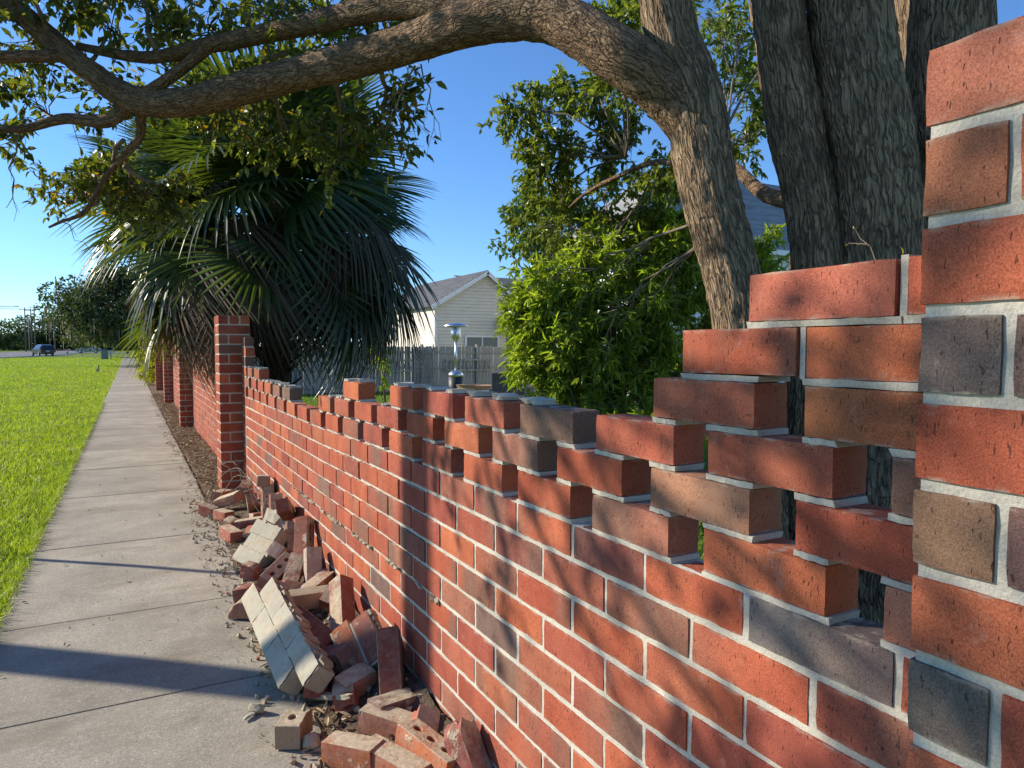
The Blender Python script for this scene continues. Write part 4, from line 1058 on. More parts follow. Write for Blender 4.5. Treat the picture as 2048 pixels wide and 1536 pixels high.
F1 = Foliage(3)
near = [  # canopy hung around the limb, upper left of the view: centre, radii, attach
    ((0.55, 5.25, 3.62), (0.60, 0.5, 0.30), (0.6, 4.9, 3.42)), ((-0.05, 5.7, 3.75), (0.55, 0.5, 0.35), (-0.2, 5.55, 3.35)), ((-0.55, 6.1, 3.70), (0.5, 0.5, 0.4), (-0.5, 5.75, 3.6)),
    ((1.1, 4.6, 3.62), (0.55, 0.5, 0.28), (1.0, 4.3, 3.4)), ((0.15, 5.95, 3.35), (0.55, 0.4, 0.28), (0.0, 5.45, 3.2)), ((-0.50, 6.2, 3.25), (0.5, 0.4, 0.35), (-0.35, 5.7, 3.02)),
    ((0.75, 5.75, 3.22), (0.50, 0.45, 0.24), (0.5, 5.1, 3.1)), ((1.0, 5.3, 3.05), (0.32, 0.35, 0.20), (0.85, 4.9, 3.15)), 
    ((0.05, 6.2, 2.75), (0.42, 0.4, 0.26), (0.0, 5.6, 2.85)), ((-0.22, 6.25, 2.66), (0.40, 0.4, 0.24), (-0.1, 5.75, 2.68)), ((0.30, 6.35, 2.68), (0.42, 0.4, 0.24), (0.0, 5.7, 2.75)),
     ((-0.85, 6.3, 3.0), (0.35, 0.4, 0.28), (-0.6, 5.8, 2.95)), ((0.85, 5.3, 3.35), (0.4, 0.4, 0.2), (0.9, 4.6, 3.3)),
    ((1.45, 4.4, 3.02), (0.22, 0.30, 0.22), (1.3, 4.0, 3.1)), ((1.30, 4.95, 2.90), (0.22, 0.26, 0.2), (1.15, 4.3, 3.1)), ((-0.1, 6.6, 2.95), (0.5, 0.4, 0.3), (0.0, 5.6, 2.9)), 
    ((-0.3, 6.7, 2.75), (0.4, 0.4, 0.28), (-0.2, 5.9, 2.5)), ((0.1, 5.2, 3.85), (0.5, 0.4, 0.3), (0.2, 5.2, 3.4)), ((-0.6, 5.6, 4.0), (0.5, 0.4, 0.3), (-0.4, 5.65, 3.5)), ((0.7, 4.8, 3.75), (0.5, 0.4, 0.25), (0.8, 4.5, 3.4)), ((-0.9, 5.7, 3.6), (0.4, 0.4, 0.35), (-0.55, 5.75, 3.6)), ((1.35, 4.4, 3.5), (0.35, 0.4, 0.22), (1.1, 4.1, 3.4)),
]
for c, rd, at in near:
    F1.cluster(c, rd, at, nsub=9, ntw=6, nleaf=9, leaf=(0.05, 0.088), droop=0.5, rad0=0.011, twl=0.26)
# canopy beyond the top and left of the picture: this is what dapples the near wall
for c, rd, at in [ ((-3.0, 3.9, 3.9), (0.6, 0.6, 0.3), (-2.0, 4.9, 3.6)), ((-1.6, 4.9, 4.2), (0.8, 0.7, 0.35), (-1.2, 5.3, 3.4)),
                  ((-3.2, 5.2, 4.3), (0.7, 0.7, 0.3), (-2.0, 4.9, 3.6)), ((-2.4, 3.2, 3.6), (0.5, 0.5, 0.25), (-2.0, 4.9, 3.6)), ((-0.8, 5.6, 4.6), (0.9, 0.9, 0.4), (-1.0, 5.9, 4.1))]:
    F1.cluster(c, rd, at, nsub=6, ntw=4, nleaf=5, leaf=(0.06, 0.10), droop=0.5, rad0=0.016, twl=0.28)
for c in [(-2.72, 4.12, 3.85), (-2.98, 3.67, 4.10), (-2.83, 3.57, 3.45), (-2.28, 4.72, 3.75), (-2.38, 4.82, 3.15), (-3.03, 3.42, 3.05), (-2.48, 4.22, 2.95), (-2.63, 4.32, 3.40), (-2.78, 3.92, 3.15), (-3.18, 4.02, 3.60), (-2.03, 5.02, 3.10), (-2.88, 3.82, 3.75), (-3.28, 3.32, 3.70)]:
    F1.cluster(c, (0.36, 0.36, 0.30), (-2.0, 4.9, 3.6), nsub=5, ntw=3, nleaf=6, leaf=(0.06, 0.10), droop=0.5, rad0=0.012, twl=0.24)
F1.build(tree, 'leaf_camphor', wr=0.47)
F2 = Foliage(4)
hub1, hub2, hub3 = (2.5, 4.2, 2.45), (3.1, 4.2, 3.1), (2.6, 3.4, 2.52)
right = [((2.96, 5.35, 3.54), 0.24), ((3.26, 5.19, 3.66), 0.26), ((3.32, 4.69, 3.48), 0.26), ((3.21, 5.2, 3.28), 0.28), ((3.62, 5.2, 3.21), 0.35), ((3.77, 4.89, 3.24), 0.3), ((3.47, 5.61, 2.97), 0.35), ((3.83, 5.41, 2.84), 0.4), ((3.87, 4.81, 2.78), 0.35),
         ((3.49, 5.92, 2.71), 0.35), ((3.78, 5.75, 2.42), 0.4), ((3.98, 5.3, 2.47), 0.4), ((4.01, 4.72, 2.48), 0.35), ((3.24, 5.4, 3.08), 0.25), ((3.06, 4.15, 3.54), 0.2), ((3.29, 4.05, 3.86), 0.25), ((3.72, 4.33, 2.82), 0.3), ((4.61, 4.49, 4.17), 0.45), ((4.56, 4.49, 3.66), 0.4),
         ((5.54, 5.13, 4.27), 0.5), ((4.66, 4.41, 3.28), 0.35), ((5.21, 5.34, 4.81), 0.5), ((3.72, 4.98, 4.34), 0.3), ((3.79, 5.53, 4.53), 0.3), ((4.42, 5.16, 4.21), 0.35), ((3.55, 5.5, 2.65), 0.38), ((4.2, 5.2, 2.75), 0.38)]
for i, (c, r_) in enumerate(right):
    at = (3.5, 4.6, 3.0) if c[2] > 2.9 else (3.6, 4.9, 2.4)
    if c[0] > 4.4: at = (3.4, 3.5, 2.8)
    F2.cluster(c, (r_, r_, r_ * 0.85), at, nsub=11, ntw=5, nleaf=12, leaf=(0.05, 0.085), droop=0.5, rad0=0.0065, twl=0.2)
F2.build(tree, 'leaf_camphor_far')

# ------------------------------------------------------------------ bright shrub behind the wall
shrub = empty('shrub', (3.5, 5.1, terrain(3.5, 5)))
tag(shrub, 'large bright green shrub with narrow leaves in the yard behind the broken wall', 'shrub', kind='thing')
st = MB()
random.seed(41)
F3 = Foliage(6)
sc = [((3.1, 5.21, 1.89), .28), ((3.08, 5.25, 1.55), .28), ((3.22, 5.12, 2.06), .34), ((3.44, 4.99, 1.8), .34), ((3.21, 5.1, 1.55), .32), ((3.66, 4.87, 1.89), .36), ((3.96, 4.72, 2.06), .36), ((4.18, 4.65, 1.8), .34), ((3.88, 4.80, 1.55), .34), ((3.5, 4.93, 1.38), .32), ((3.28, 5.13, 1.3), .24),
      ((3.05, 5.3, 1.74), .24), ((4.08, 4.8, 2.4), .32), ((3.82, 4.9, 2.31), .34), ((3.52, 5.0, 2.31), .30), ((4.06, 4.7, 1.3), .32), ((3.72, 4.85, 1.21), .3), ((4.23, 4.7, 2.14), .32), ((3.08, 5.3, 1.32), .14), ((3.6, 5.2, 1.1), .28), ((4.9, 4.5, 2.2), .28), ((4.85, 4.45, 1.95), .35), ((4.7, 4.8, 1.5), .4), ((3.5, 4.75, 1.02), .2), ((3.9, 4.5, 0.98), .25), ((3.55, 4.98, 1.62), .34), ((3.8, 4.9, 1.72), .3), ((3.3, 5.1, 1.75), .3)]
for i, (c, r_) in enumerate(sc):
    base = (3.6 + random.uniform(-.3, .3), 5.0 + random.uniform(-.2, .2), 0.35)
    if i % 3 == 0:
        m_ = ((c[0] + base[0]) / 2 + random.uniform(-.1, .1), (c[1] + base[1]) / 2, (c[2] + base[2]) / 2 + .1)
        st.tube([(base[0], base[1], terrain(3.6, 5)), base, m_, c], [0.022, 0.02, 0.014, 0.007], 6)
    F3.cluster(c, (r_, r_, r_), None, nsub=14, ntw=6, nleaf=19, leaf=(0.06, 0.115), droop=0.35, rad0=0.009, twl=0.2, shell=0.2)
ob('stem', st.mesh('stem', M['twig'], True), shrub)
F3.build(shrub, 'leaf_shrub', wr=0.24)

def small_plant(name, loc, h, w_, n, leaf, material, label, cat='plant', wr=0.3, twl=0.12):
    t = empty(name, loc); tag(t, label, cat, kind='thing')
    Fx = Foliage(int(abs(loc[0]) * 100 + n)); mb = MB()
    for k in range(n):
        e = (loc[0] + random.uniform(-w_, w_), loc[1] + random.uniform(-w_, w_), loc[2] + h * random.uniform(.5, 1))
        mb.tube([loc, ((loc[0] + e[0]) / 2 + random.uniform(-.03, .03), (loc[1] + e[1]) / 2, (loc[2] + e[2]) / 2), e], [0.012, 0.009, 0.004], 5)
        Fx.cluster(e, (w_ * .45, w_ * .45, h * .22), None, nsub=5, ntw=3, nleaf=8, leaf=leaf, droop=0.1, rad0=0.005, twl=twl)
    ob('stem', mb.mesh('stem', M['twig'], True), t); Fx.build(t, material, wr=wr)
    return t
random.seed(44)
small_plant('leafy_plant', (5.15, 15.6, terrain(5, 15)), 1.75, 0.28, 6, (0.09, 0.15), 'leaf_shrub', 'small bright green sapling in front of the fence under the palm', wr=0.35)
small_plant('leafy_plant', (2.62, 4.6, 0.6), 0.5, 0.08, 3, (0.08, 0.13), 'leaf_shrub', 'low green sprig showing just above the wall top left of the shrub', wr=0.22)

# ------------------------------------------------------------------ sabal palm
random.seed(51)
def fan_mesh(name, petiole, R, nseg, droop, bend, spread, material, seed, fold=0.5, thin=1.0):
    r_ = random.Random(seed); V = []; F = []
    def put(s_ang, s, side, wdt):
        # blade plane: x outwards, y sideways; costa bends the blade down
        L = R * (0.70 + 0.30 * math.cos(s_ang * 0.8))
        x = s * L * math.cos(s_ang); y = s * L * math.sin(s_ang)
        px, py = -math.sin(s_ang), math.cos(s_ang)
        x += px * side * wdt; y += py * side * wdt
        z = -droop * R * (s ** 2.6) * lenvar[0]
        z += -0.18 * R * abs(math.sin(s_ang)) ** 1.5 * s * fold
        a = bend * max(0, x / R)
        return (petiole + x * math.cos(a * 0.7), y, z - x * math.sin(a))
    lenvar = [1.0]
    for i in range(nseg):
        t = (i + 0.5) / nseg * 2 - 1
        ang = t * spread + r_.uniform(-.015, .015)
        lenvar[0] = r_.uniform(.55, 1.5)
        dw = spread / nseg * R
        stations = [(0.03, .006), (0.28, dw * 0.30), (0.52, dw * 0.50 * thin), (0.74, dw * 0.42 * thin), (0.90, dw * 0.22), (1.0 * r_.uniform(.9, 1.08), 0.002)]
        b = len(V); tw_ = r_.uniform(-.25, .25)
        for s, wd in stations:
            p1, p2 = put(ang, s, -1, wd), put(ang, s, 1, wd); pm = put(ang, s, 0, 0)
            V.append((p1[0], p1[1], p1[2] + wd * tw_ * 2 * s)); V.append((pm[0], pm[1], pm[2] - wd * 0.55)); V.append((p2[0], p2[1], p2[2] - wd * tw_ * 2 * s))
        for k in range(len(stations) - 1):
            a = b + k * 3
            F += [(a, a + 1, a + 4, a + 3), (a + 1, a + 2, a + 5, a + 4)]
    me = np_mesh(name, V, F, [M[material]])
    return me
def petiole_mesh(petiole, R, bend):
    mb = MB(); pts = [(0, 0, 0), (petiole * .5, 0, 0.02), (petiole, 0, 0)]
    for k in range(1, 4):
        x = R * 0.16 * k; a = bend * x / R; pts.append((petiole + x * math.cos(a * .7), 0, -x * math.sin(a)))
    mb.tube(pts, [0.018, 0.013, 0.011, 0.009, 0.006, 0.003], 6)
    return mb.mesh('petiole', M['palm_green'], True)
FANS = [(1.0, 0.86, 36, 0.07, 0.5, 1.9, 'palm_green'), (0.9, 0.84, 34, 0.12, 0.7, 1.85, 'palm_green'), (1.1, 0.80, 34, 0.04, 0.35, 1.75, 'palm_green'), (0.95, 0.90, 36, 0.20, 0.85, 1.9, 'palm_green')]
fans = [(fan_mesh('frond', a, b, c, d, e, f_, g, i), petiole_mesh(a, b, e)) for i, (a, b, c, d, e, f_, g) in enumerate(FANS)]
DEAD = [(1.05, 0.80, 38, 0.55, 1.6, 1.4, 'palm_dead'), (0.9, 0.82, 38, 0.7, 1.8, 1.2, 'palm_dead'), (1.2, 0.75, 36, 0.4, 1.4, 1.6, 'palm_dead')]
dfans = [(fan_mesh('dead_frond', a, b, c, d, e, f_, g, 20 + i, fold=1.6, thin=1.0), petiole_mesh(a, b, e)) for i, (a, b, c, d, e, f_, g) in enumerate(DEAD)]
def palm(base, top, label, ng, nd, scale, seed, fruit=2, tr=0.17, elo=-35):
    r_ = random.Random(seed)
    t = empty('palm_tree', base); tag(t, label, 'palm', 'cabbage palms behind the wall', kind='thing')
    mb = MB(); b, tp = Vector(base), Vector(top); n = 14
    mb.tube([b.lerp(tp, i / n) + Vector((r_.uniform(-.01, .01), r_.uniform(-.01, .01), 0)) for i in range(n + 1)], [tr * (1.12 - 0.12 * (i / n)) * (1 + .05 * (i % 2)) for i in range(n + 1)], 18)
    tr_o = ob('trunk', mb.mesh('trunk', M['palm_trunk']), t)
    bt = MB()       # old leaf bases (boots)
    for k in range(70):
        a = k * 2.4; z = b.z + (tp.z - b.z) * (0.15 + .85 * k / 70)
        f_ = (z - b.z) / (tp.z - b.z); c = b.lerp(tp, f_)
        d = Vector((math.cos(a), math.sin(a), 0))
        bt.bar(c + d * tr * .85, c + d * (tr + .16) + Vector((0, 0, .15)), .05, .03)
    o = ob('leaf_bases', bt.mesh('leaf_bases', M['palm_trunk']), t); o['kind'] = 'stuff'
    for k in range(ng):
        az = k * 2.399963 + r_.uniform(-.3, .3); f_ = (k + 0.5) / ng
        el = math.radians(82 - (82 - elo) * f_ ** 0.8) + r_.uniform(-.13, .13)
        fm, pm = fans[r_.randrange(4)]
        q = Euler((r_.uniform(-.7, .7), -el, az), 'XYZ'); s = scale * r_.uniform(.82, 1.12)
        loc = tp + Vector((math.cos(az), math.sin(az), 0)) * tr * .5 + Vector((0, 0, .15 * (1 - f_) - .35 * f_))
        o = ob('frond', fm, t, loc, q, scale=(s, s, s)); ob_p = bpy.data.objects.new('petiole', pm); C.objects.link(ob_p); ob_p.parent = o
    for k in range(nd):
        az = k * 2.399963 + r_.uniform(-.4, .4); f_ = (k + 0.5) / nd
        el = math.radians(6 - 26 * f_ ** 0.9) + r_.uniform(-.15, .15)
        fm, pm = dfans[r_.randrange(3)]
        q = Euler((r_.uniform(-.6, .6), -el, az), 'XYZ'); s = scale * r_.uniform(.8, 1.1)
        loc = tp + Vector((math.cos(az), math.sin(az), 0)) * tr * .7 + Vector((0, 0, -.2 - .2 * f_))
        o = ob('dead_frond', fm, t, loc, q, scale=(s, s, s)); ob_p = bpy.data.objects.new('petiole', pm); C.objects.link(ob_p); ob_p.parent = o
    for k in range(fruit):
        az = [3.6, 4.6, 2.6, 5.4][k]; d = Vector((math.cos(az), math.sin(az), 0)); mb = MB(); V = []; F = []
        root = tp + Vector((0, 0, .25)); tip = tp + d * 0.75 * scale + Vector((0, 0, 0.55 - .25 * k))
        mb.tube([root, root.lerp(tip, .5) + Vector((0, 0, .25)), tip], [.02, .015, .01], 6)
        o = ob('fruit_stalk', mb.mesh('fruit_stalk', M['twig']), t)
        for j in range(700):
            u = r_.random(); rr = .17 * math.sin(math.pi * min(1, u * .9 + .1)) ** .6
            a = r_.uniform(0, 6.28); q_ = rr * math.sqrt(r_.random())
            p = tip + Vector((math.cos(a) * q_, math.sin(a) * q_, .05 - u * .62)) 
            V.append(oct_v * r_.uniform(.006, .011) + np.array(p)); F.append(oct_f + 6 * j)
        fo = ob('fruit_cluster', np_mesh('fruit_cluster', np.concatenate(V), np.concatenate(F), [M['fruit']]), t); fo['kind'] = 'stuff'
    return t
palm((1.76, 10.1, -0.05), (1.80, 10.1, 3.15), 'big dark palm with a skirt of hanging dead fronds behind the wall', 100, 34, 1.16, 3, 2, elo=-34)
palm((1.6, 12.6, -0.05), (1.35, 12.5, 3.5), 'second palm crown behind the big one, its fronds lit over the sidewalk', 54, 3, 1.12, 9, 1, elo=-8)

# ------------------------------------------------------------------ leafy trees farther off
def clump_tree(name, base, h, rx, ry, rz, material, label, cat='tree', nclump=26, per=130, ls=(0.22, 0.42), seed=1, trunk_r=0.22, group=None, moss=0, zc=None, lean=(0, 0)):
    r = np.random.default_rng(seed); t = empty(name, base); tag(t, label, cat, group, kind='thing')
    b = np.array(base, float); c = b + np.array((lean[0], lean[1], zc if zc is not None else h - rz))
    mb = MB(); fork = b + (c - b) * 0.55
    mb.tube([b - (0, 0, .1), b + (c - b) * .3, fork], [trunk_r, trunk_r * .8, trunk_r * .7], 8)
    P = []; Dn = []
    for k in range(nclump):
        d = r.normal(size=3); d /= np.linalg.norm(d); s = r.uniform(.35, 1) ** .6
        q = c + d * np.array((rx, ry, rz)) * s
        mb.tube([fork, (fork + q) / 2 + r.normal(size=3) * rx * .08, q], [trunk_r * .35, trunk_r * .2, trunk_r * .06], 5)
        cr = np.array((rx, ry, rz)) * r.uniform(.20, .36)
        dv = r.normal(size=(per, 3)); dv /= np.linalg.norm(dv, axis=1)[:, None]
        P.append(q + dv * cr * r.uniform(.3, 1, (per, 1)) ** .5); Dn.append(dv * .6 + r.normal(size=(per, 3)) * .8 + (0, 0, -.2))
    ob('trunk', mb.mesh('trunk', M['bark_far'], True), t)
    P = np.concatenate(P); Dn = np.concatenate(Dn)
    o = ob('crown', leaves_mesh('crown', P, Dn, r.uniform(ls[0], ls[1], len(P)), .6, material, r), t); o['kind'] = 'stuff'
    if moss:
        V = []; F = []
        for k in range(moss):
            q = P[r.integers(len(P))]; L = r.uniform(.5, 1.6); a = r.uniform(0, 3.14); wv = np.array((math.cos(a), math.sin(a), 0)) * r.uniform(.05, .12)
            i0 = len(V) * 6
            V.append(np.array([q - wv, q + wv, q - wv * .8 - (0, 0, L * .5), q + wv * .8 - (0, 0, L * .5), q - wv * .1 - (0, 0, L), q + wv * .1 - (0, 0, L)])); F.append(np.array([(0, 1, 3, 2), (2, 3, 5, 4)]) + i0)
        o = ob('spanish_moss', np_mesh('moss', np.concatenate(V), np.concatenate(F), [M['moss']]), t); o['kind'] = 'stuff'
    return t
tz = lambda x, y: terrain(x, y)
clump_tree('leafy_tree', (8.8, 14.4, -0.1), 5.4, 1.2, 1.2, 1.1, 'leaf_magnolia', 'pale green tree standing behind the shrub, left edge against the sky', nclump=30, per=90, ls=(.10, .18), seed=12, trunk_r=.1, zc=4.5)
clump_tree('oak_tree', (2.2, 66, tz(-1, 66)), 9.5, 4.6, 6, 3.2, 'leaf_oak', 'spreading oak with hanging grey moss over the far sidewalk', nclump=80, per=200, ls=(.2, .36), seed=13, trunk_r=.4, moss=420, zc=4.9, lean=(-2.9, 0))
clump_tree('oak_tree', (1.5, 112, tz(-1, 112)), 10, 8.5, 7, 4, 'leaf_oak', 'farther mossy oak behind the spreading one at the end of the sidewalk', nclump=60, per=130, ls=(.22, .42), seed=14, trunk_r=.45, moss=200, zc=5.6, lean=(-3, 0))
far = [(-58, 215, 10, 9, 5, 'leaf_dark', 'dark far tree at the left edge beyond the road'), (-46, 222, 10.5, 8, 5.2, 'leaf_dark', 'dark far tree, second from the left beyond the road'), (-40, 196, 8, 6, 4, 'leaf_dark', 'lower dark tree just left of the tall utility poles'), (-33, 250, 11, 8, 5, 'leaf_pale', 'paler green far tree behind the utility poles'),
       (-24, 262, 12.5, 8, 6, 'leaf_dark', 'rounded dark far tree right of the utility poles'), (-15, 258, 11, 8, 5.4, 'leaf_dark', 'dark far tree between the poles and the oak'), (-6, 250, 10, 8, 5, 'leaf_dark', 'dark far tree seen under the mossy oak'), (4, 245, 11, 9, 5.5, 'leaf_dark', 'dark far tree closing the end of the sidewalk'), (-70, 205, 11, 9, 5.5, 'leaf_dark', 'outermost dark far tree past the left edge'), (15, 235, 11, 9, 5.5, 'leaf_dark', 'dark far tree behind the palms')]
for i, (x, y, h, rx, rz, m_, lb) in enumerate(far):
    clump_tree('far_tree', (x, y, tz(-1, y)), h, rx, rx * .8, rz, m_, lb, nclump=34, per=80, ls=(.5, 1.0), seed=60 + i, trunk_r=.35, group='trees beyond the road', zc=h - rz - .5)
# low far brush closing the gaps
r = np.random.default_rng(77); P = np.column_stack([r.uniform(-90, 40, 9000), r.uniform(255, 300, 9000), np.zeros(9000)]); P[:, 2] = tz(-1, 270) + r.uniform(0, 1, 9000) ** .7 * (6 + 2.5 * np.sin(P[:, 0] * .25) + 1.5 * np.sin(P[:, 0] * .61))
tag(ob('far_wood', leaves_mesh('far_wood', P, r.normal(size=(9000, 3)), r.uniform(.8, 1.6, 9000), .7, 'leaf_dark', r)), 'distant belt of dark woodland closing the view beyond the road', 'woodland', kind='stuff')
# low shrubs at the far side of the road
random.seed(61)
# yellow-leaved shrub hanging over the wall down the sidewalk
ys_ = empty('yellow_shrub', (1.3, 33.5, 0)); tag(ys_, 'yellow-leaved shrub spilling over the far end of the wall', 'shrub', kind='thing')
Fy = Foliage(9)
for k in range(16):
    Fy.cluster((random.uniform(.5, 1.3), 33.5 + random.uniform(-1.5, 1.5), random.uniform(.35, 2.9)), (.35, .5, .4), None, nsub=7, ntw=4, nleaf=8, leaf=(.10, .2), droop=1.0, rad0=.01, twl=.3)
sb = MB(); sb.tube([(1.35, 33.5, -.05), (1.3, 33.4, 1.0), (1.2, 33.5, 2.2)], [.05, .04, .02], 6); ob('stem', sb.mesh('stem', M['twig']), ys_)
Fy.build(ys_, 'leaf_yellow', wr=.3)

# ------------------------------------------------------------------ grass
def blades(name, N, xfn, hr, wr_, material, label, seed, zf):
    r = np.random.default_rng(seed)
    x, y = xfn(r, N); N = len(x)
    z = np.array([zf(a, b) for a, b in zip(x, y)])
    h = r.uniform(hr[0], hr[1], N); a = r.uniform(0, 6.283, N); lean = r.normal(size=(N, 2)) * .40 + np.array((0.12, -0.05))
    dst = np.hypot(x, y); wd = wr_ * (1 + dst / 14)
    sx, sy = np.cos(a) * wd, np.sin(a) * wd
    V = np.empty((N, 5, 3))
    V[:, 0] = np.column_stack([x - sx, y - sy, z]); V[:, 1] = np.column_stack([x + sx, y + sy, z])
    mx, my = x + lean[:, 0] * h * .42, y + lean[:, 1] * h * .42
    V[:, 2] = np.column_stack([mx - sx * .8, my - sy * .8, z + h * .62]); V[:, 3] = np.column_stack([mx + sx * .8, my + sy * .8, z + h * .62])
    V[:, 4] = np.column_stack([x + lean[:, 0] * h * 1.25, y + lean[:, 1] * h * 1.25, z + h * .95])
    tri = np.array([(0, 1, 3), (0, 3, 2), (2, 3, 4)])
    F = (tri[None] + (np.arange(N) * 5)[:, None, None]).reshape(-1, 3)
    tag(ob(name, np_mesh(name, V.reshape(-1, 3), F, [M[material]])), label, 'grass', kind='stuff')
def verge(r, N):
    xs_, ys2 = [], []
    for y0, y1, dens, wmax in ((1.0, 5, 2600, 2.2), (5, 9, 2200, 2.6), (9, 16, 1100, 3.6), (16, 30, 420, 6.0), (30, 60, 130, 11), (60, 110, 40, 17)):
        n = int((y1 - y0) * wmax * dens)
        yy = r.uniform(y0, y1, n); xx = SWL - 0.012 - r.uniform(0, 1, n) * wmax
        keep = xx > -(1.2 + 0.165 * yy)
        xs_.append(xx[keep]); ys2.append(yy[keep])
    return np.concatenate(xs_), np.concatenate(ys2)
blades('verge_grass', 0, verge, (0.05, 0.115), 0.0026, 'grass', 'sunlit green grass of the verge left of the sidewalk', 5, lambda x, y: terrain(x, y) - .005)
def edge(r, N):   # longer tufts lapping over the edge of the sidewalk
    y = r.uniform(1, 22, 9000); x = SWL + r.normal(size=9000) * 0.018 - 0.01
    return x, y
blades('edge_grass', 0, edge, (0.04, 0.10), 0.0022, 'grass', 'grass blades lapping over the left edge of the sidewalk', 6, lambda x, y: terrain(x, y) + .01)
def yard(r, N):
    n = 60000; y = r.uniform(3, 29, n); x = 1.4 + r.uniform(0, 1, n) * (1.5 + y * .62)
    return x, y
blades('yard_grass', 0, yard, (0.04, 0.09), 0.004, 'grass_yard', 'grass of the back yard behind the broken wall', 7, terrain)
# dry leaves and needles on the earth by the wall
r = np.random.default_rng(15); n = 9500
y = 1.8 + r.uniform(0, 1, n) ** 1.4 * 24; x = r.normal(.83, .13, n).clip(.50, 1.02)
P = np.column_stack([x, y, [terrain(0, b) + (.04 if a > SWR else .04) + .004 for a, b in zip(x, y)]]); P[:, 2] += r.uniform(0, .02, n)
Dn = r.normal(size=(n, 3)) * (1, 1, .15)
tag(ob('leaf_litter', leaves_mesh('leaf_litter', P, Dn, r.uniform(.025, .07, n), .3, 'litter', r)), 'dry brown leaf litter on the earth at the foot of the wall', 'leaf litter', kind='stuff')
n = 60; P = np.column_stack([r.uniform(-.6, .6, n), 2.5 + r.uniform(0, 1, n) ** 1.3 * 20, np.full(n, .009)])
tag(ob('fallen_leaves', leaves_mesh('fallen_leaves', P, r.normal(size=(n, 3)) * (1, 1, .1), r.uniform(.015, .04, n), .4, 'litter', r)), 'few dry leaves scattered over the sidewalk slabs', 'leaf litter', kind='stuff')
# arching dry vine by the pillar
mb = MB(); random.seed(71)
for k in range(5):
    a = Vector((.60 + .05 * k, 7.3 - .1 * k, .03)); b_ = Vector((.95 + .02 * k, 5.9 - .12 * k, .12)); pts = []
    for i in range(13):
        t = i / 12; p = a.lerp(b_, t); p.z += (0.42 - .05 * k) * math.sin(math.pi * min(1, t * 1.12)) + random.uniform(-.012, .012); p.x += random.uniform(-.015, .015); pts.append(p)
    mb.tube(pts, [.0045 - .0025 * i / 12 for i in range(13)], 5)
    for q in range(3):
        p = pts[random.randrange(4, 11)]; mb.tube([p, p + Vector((random.uniform(-.06, .06), random.uniform(-.06, .06), .06)), p + Vector((random.uniform(-.1, .1), random.uniform(-.1, .1), .11))], [.003, .0025, .0015], 4)
tag(ob('dry_vine', mb.mesh('dry_vine', M['twig'], True)), 'dry leafless vine stems arching over the rubble by the pillar', 'vine', kind='thing')
# weed rooted on the top brick by the near pillar
wd = empty('weed', (1.06, .72, 16 * CH)); tag(wd, 'tiny dry weed growing on the highest brick beside the near pillar', 'weed', kind='thing')
mb = MB(); mb.tube([(1.06, .735, 16 * CH - .005), (1.06, .745, 16 * CH + .02), (1.062, .765, 16 * CH + .035), (1.06, .775, 16 * CH + .055)], [.0009, .0008, .0007, .0004], 4); mb.tube([(1.06, .745, 16 * CH + .02), (1.05, .755, 16 * CH + .024)], [.001, .0006], 4); mb.tube([(1.06, .75, 16 * CH + .024), (1.06, .785, 16 * CH + .03)], [.001, .0006], 4)
ob('stem', mb.mesh('stem', M['twig']), wd)
ob('leaf', leaves_mesh('leaf', [(1.06, .69, 16 * CH), (1.06, .775, 16 * CH + .052), (1.05, .755, 16 * CH + .022), (1.06, .785, 16 * CH + .028)], [(0, .1, 1), (0, .4, 1), (-.3, .6, .2), (0, .8, -.2)], [.013, .006, .006, .006], .5, 'leaf_yellow', np.random.default_rng(2)), wd)

# ------------------------------------------------------------------ the yard: fence, houses, garden things
random.seed(81)
M['old_wood'] = simple('weathered_wood', (0.36, 0.32, 0.27), 0.9, noise_scale=3, amt=0.5, bump=0.004, bscale=20, stretch=(6, 6, 0.8))
M['siding_beige'] = simple('beige_siding', (0.72, 0.65, 0.54), 0.7, noise_scale=1.5, amt=0.08)
M['siding_white'] = simple('pale_siding', (0.74, 0.75, 0.76), 0.7, noise_scale=1.5, amt=0.08)
M['white_trim'] = simple('white_trim', (0.8, 0.79, 0.76), 0.6, noise_scale=3, amt=0.05)
M['shingle'] = simple('roof_shingle', (0.088, 0.09, 0.095), 0.9, noise_scale=1.2, amt=0.3, bump=0.02, bscale=9, stretch=(1, 1, 5))
M['glass'] = simple('window_glass', (0.06, 0.10, 0.10), 0.06, spec=0.6)
M['curtain'] = simple('curtain', (0.32, 0.40, 0.37), 0.8)
M['steel'] = simple('brushed_steel', (0.62, 0.62, 0.62), 0.32, metal=1.0)
M['black_metal'] = simple('charcoal_metal', (0.035, 0.036, 0.04), 0.5)
M['wicker'] = simple('grey_wicker', (0.09, 0.09, 0.10), 0.7, noise_scale=60, amt=0.5, bump=0.006, bscale=120)
M['bowl'] = simple('rusty_bowl', (0.36, 0.24, 0.14), 0.6, noise_scale=6, amt=0.35)
M['log'] = simple('split_log', (0.34, 0.28, 0.22), 0.9, noise_scale=8, amt=0.4)
M['deck_paint'] = simple('brown_deck_paint', (0.20, 0.105, 0.07), 0.7, noise_scale=4, amt=0.25)
M['patio'] = simple('patio_concrete', (0.45, 0.43, 0.38), 0.9, noise_scale=2, amt=0.15)

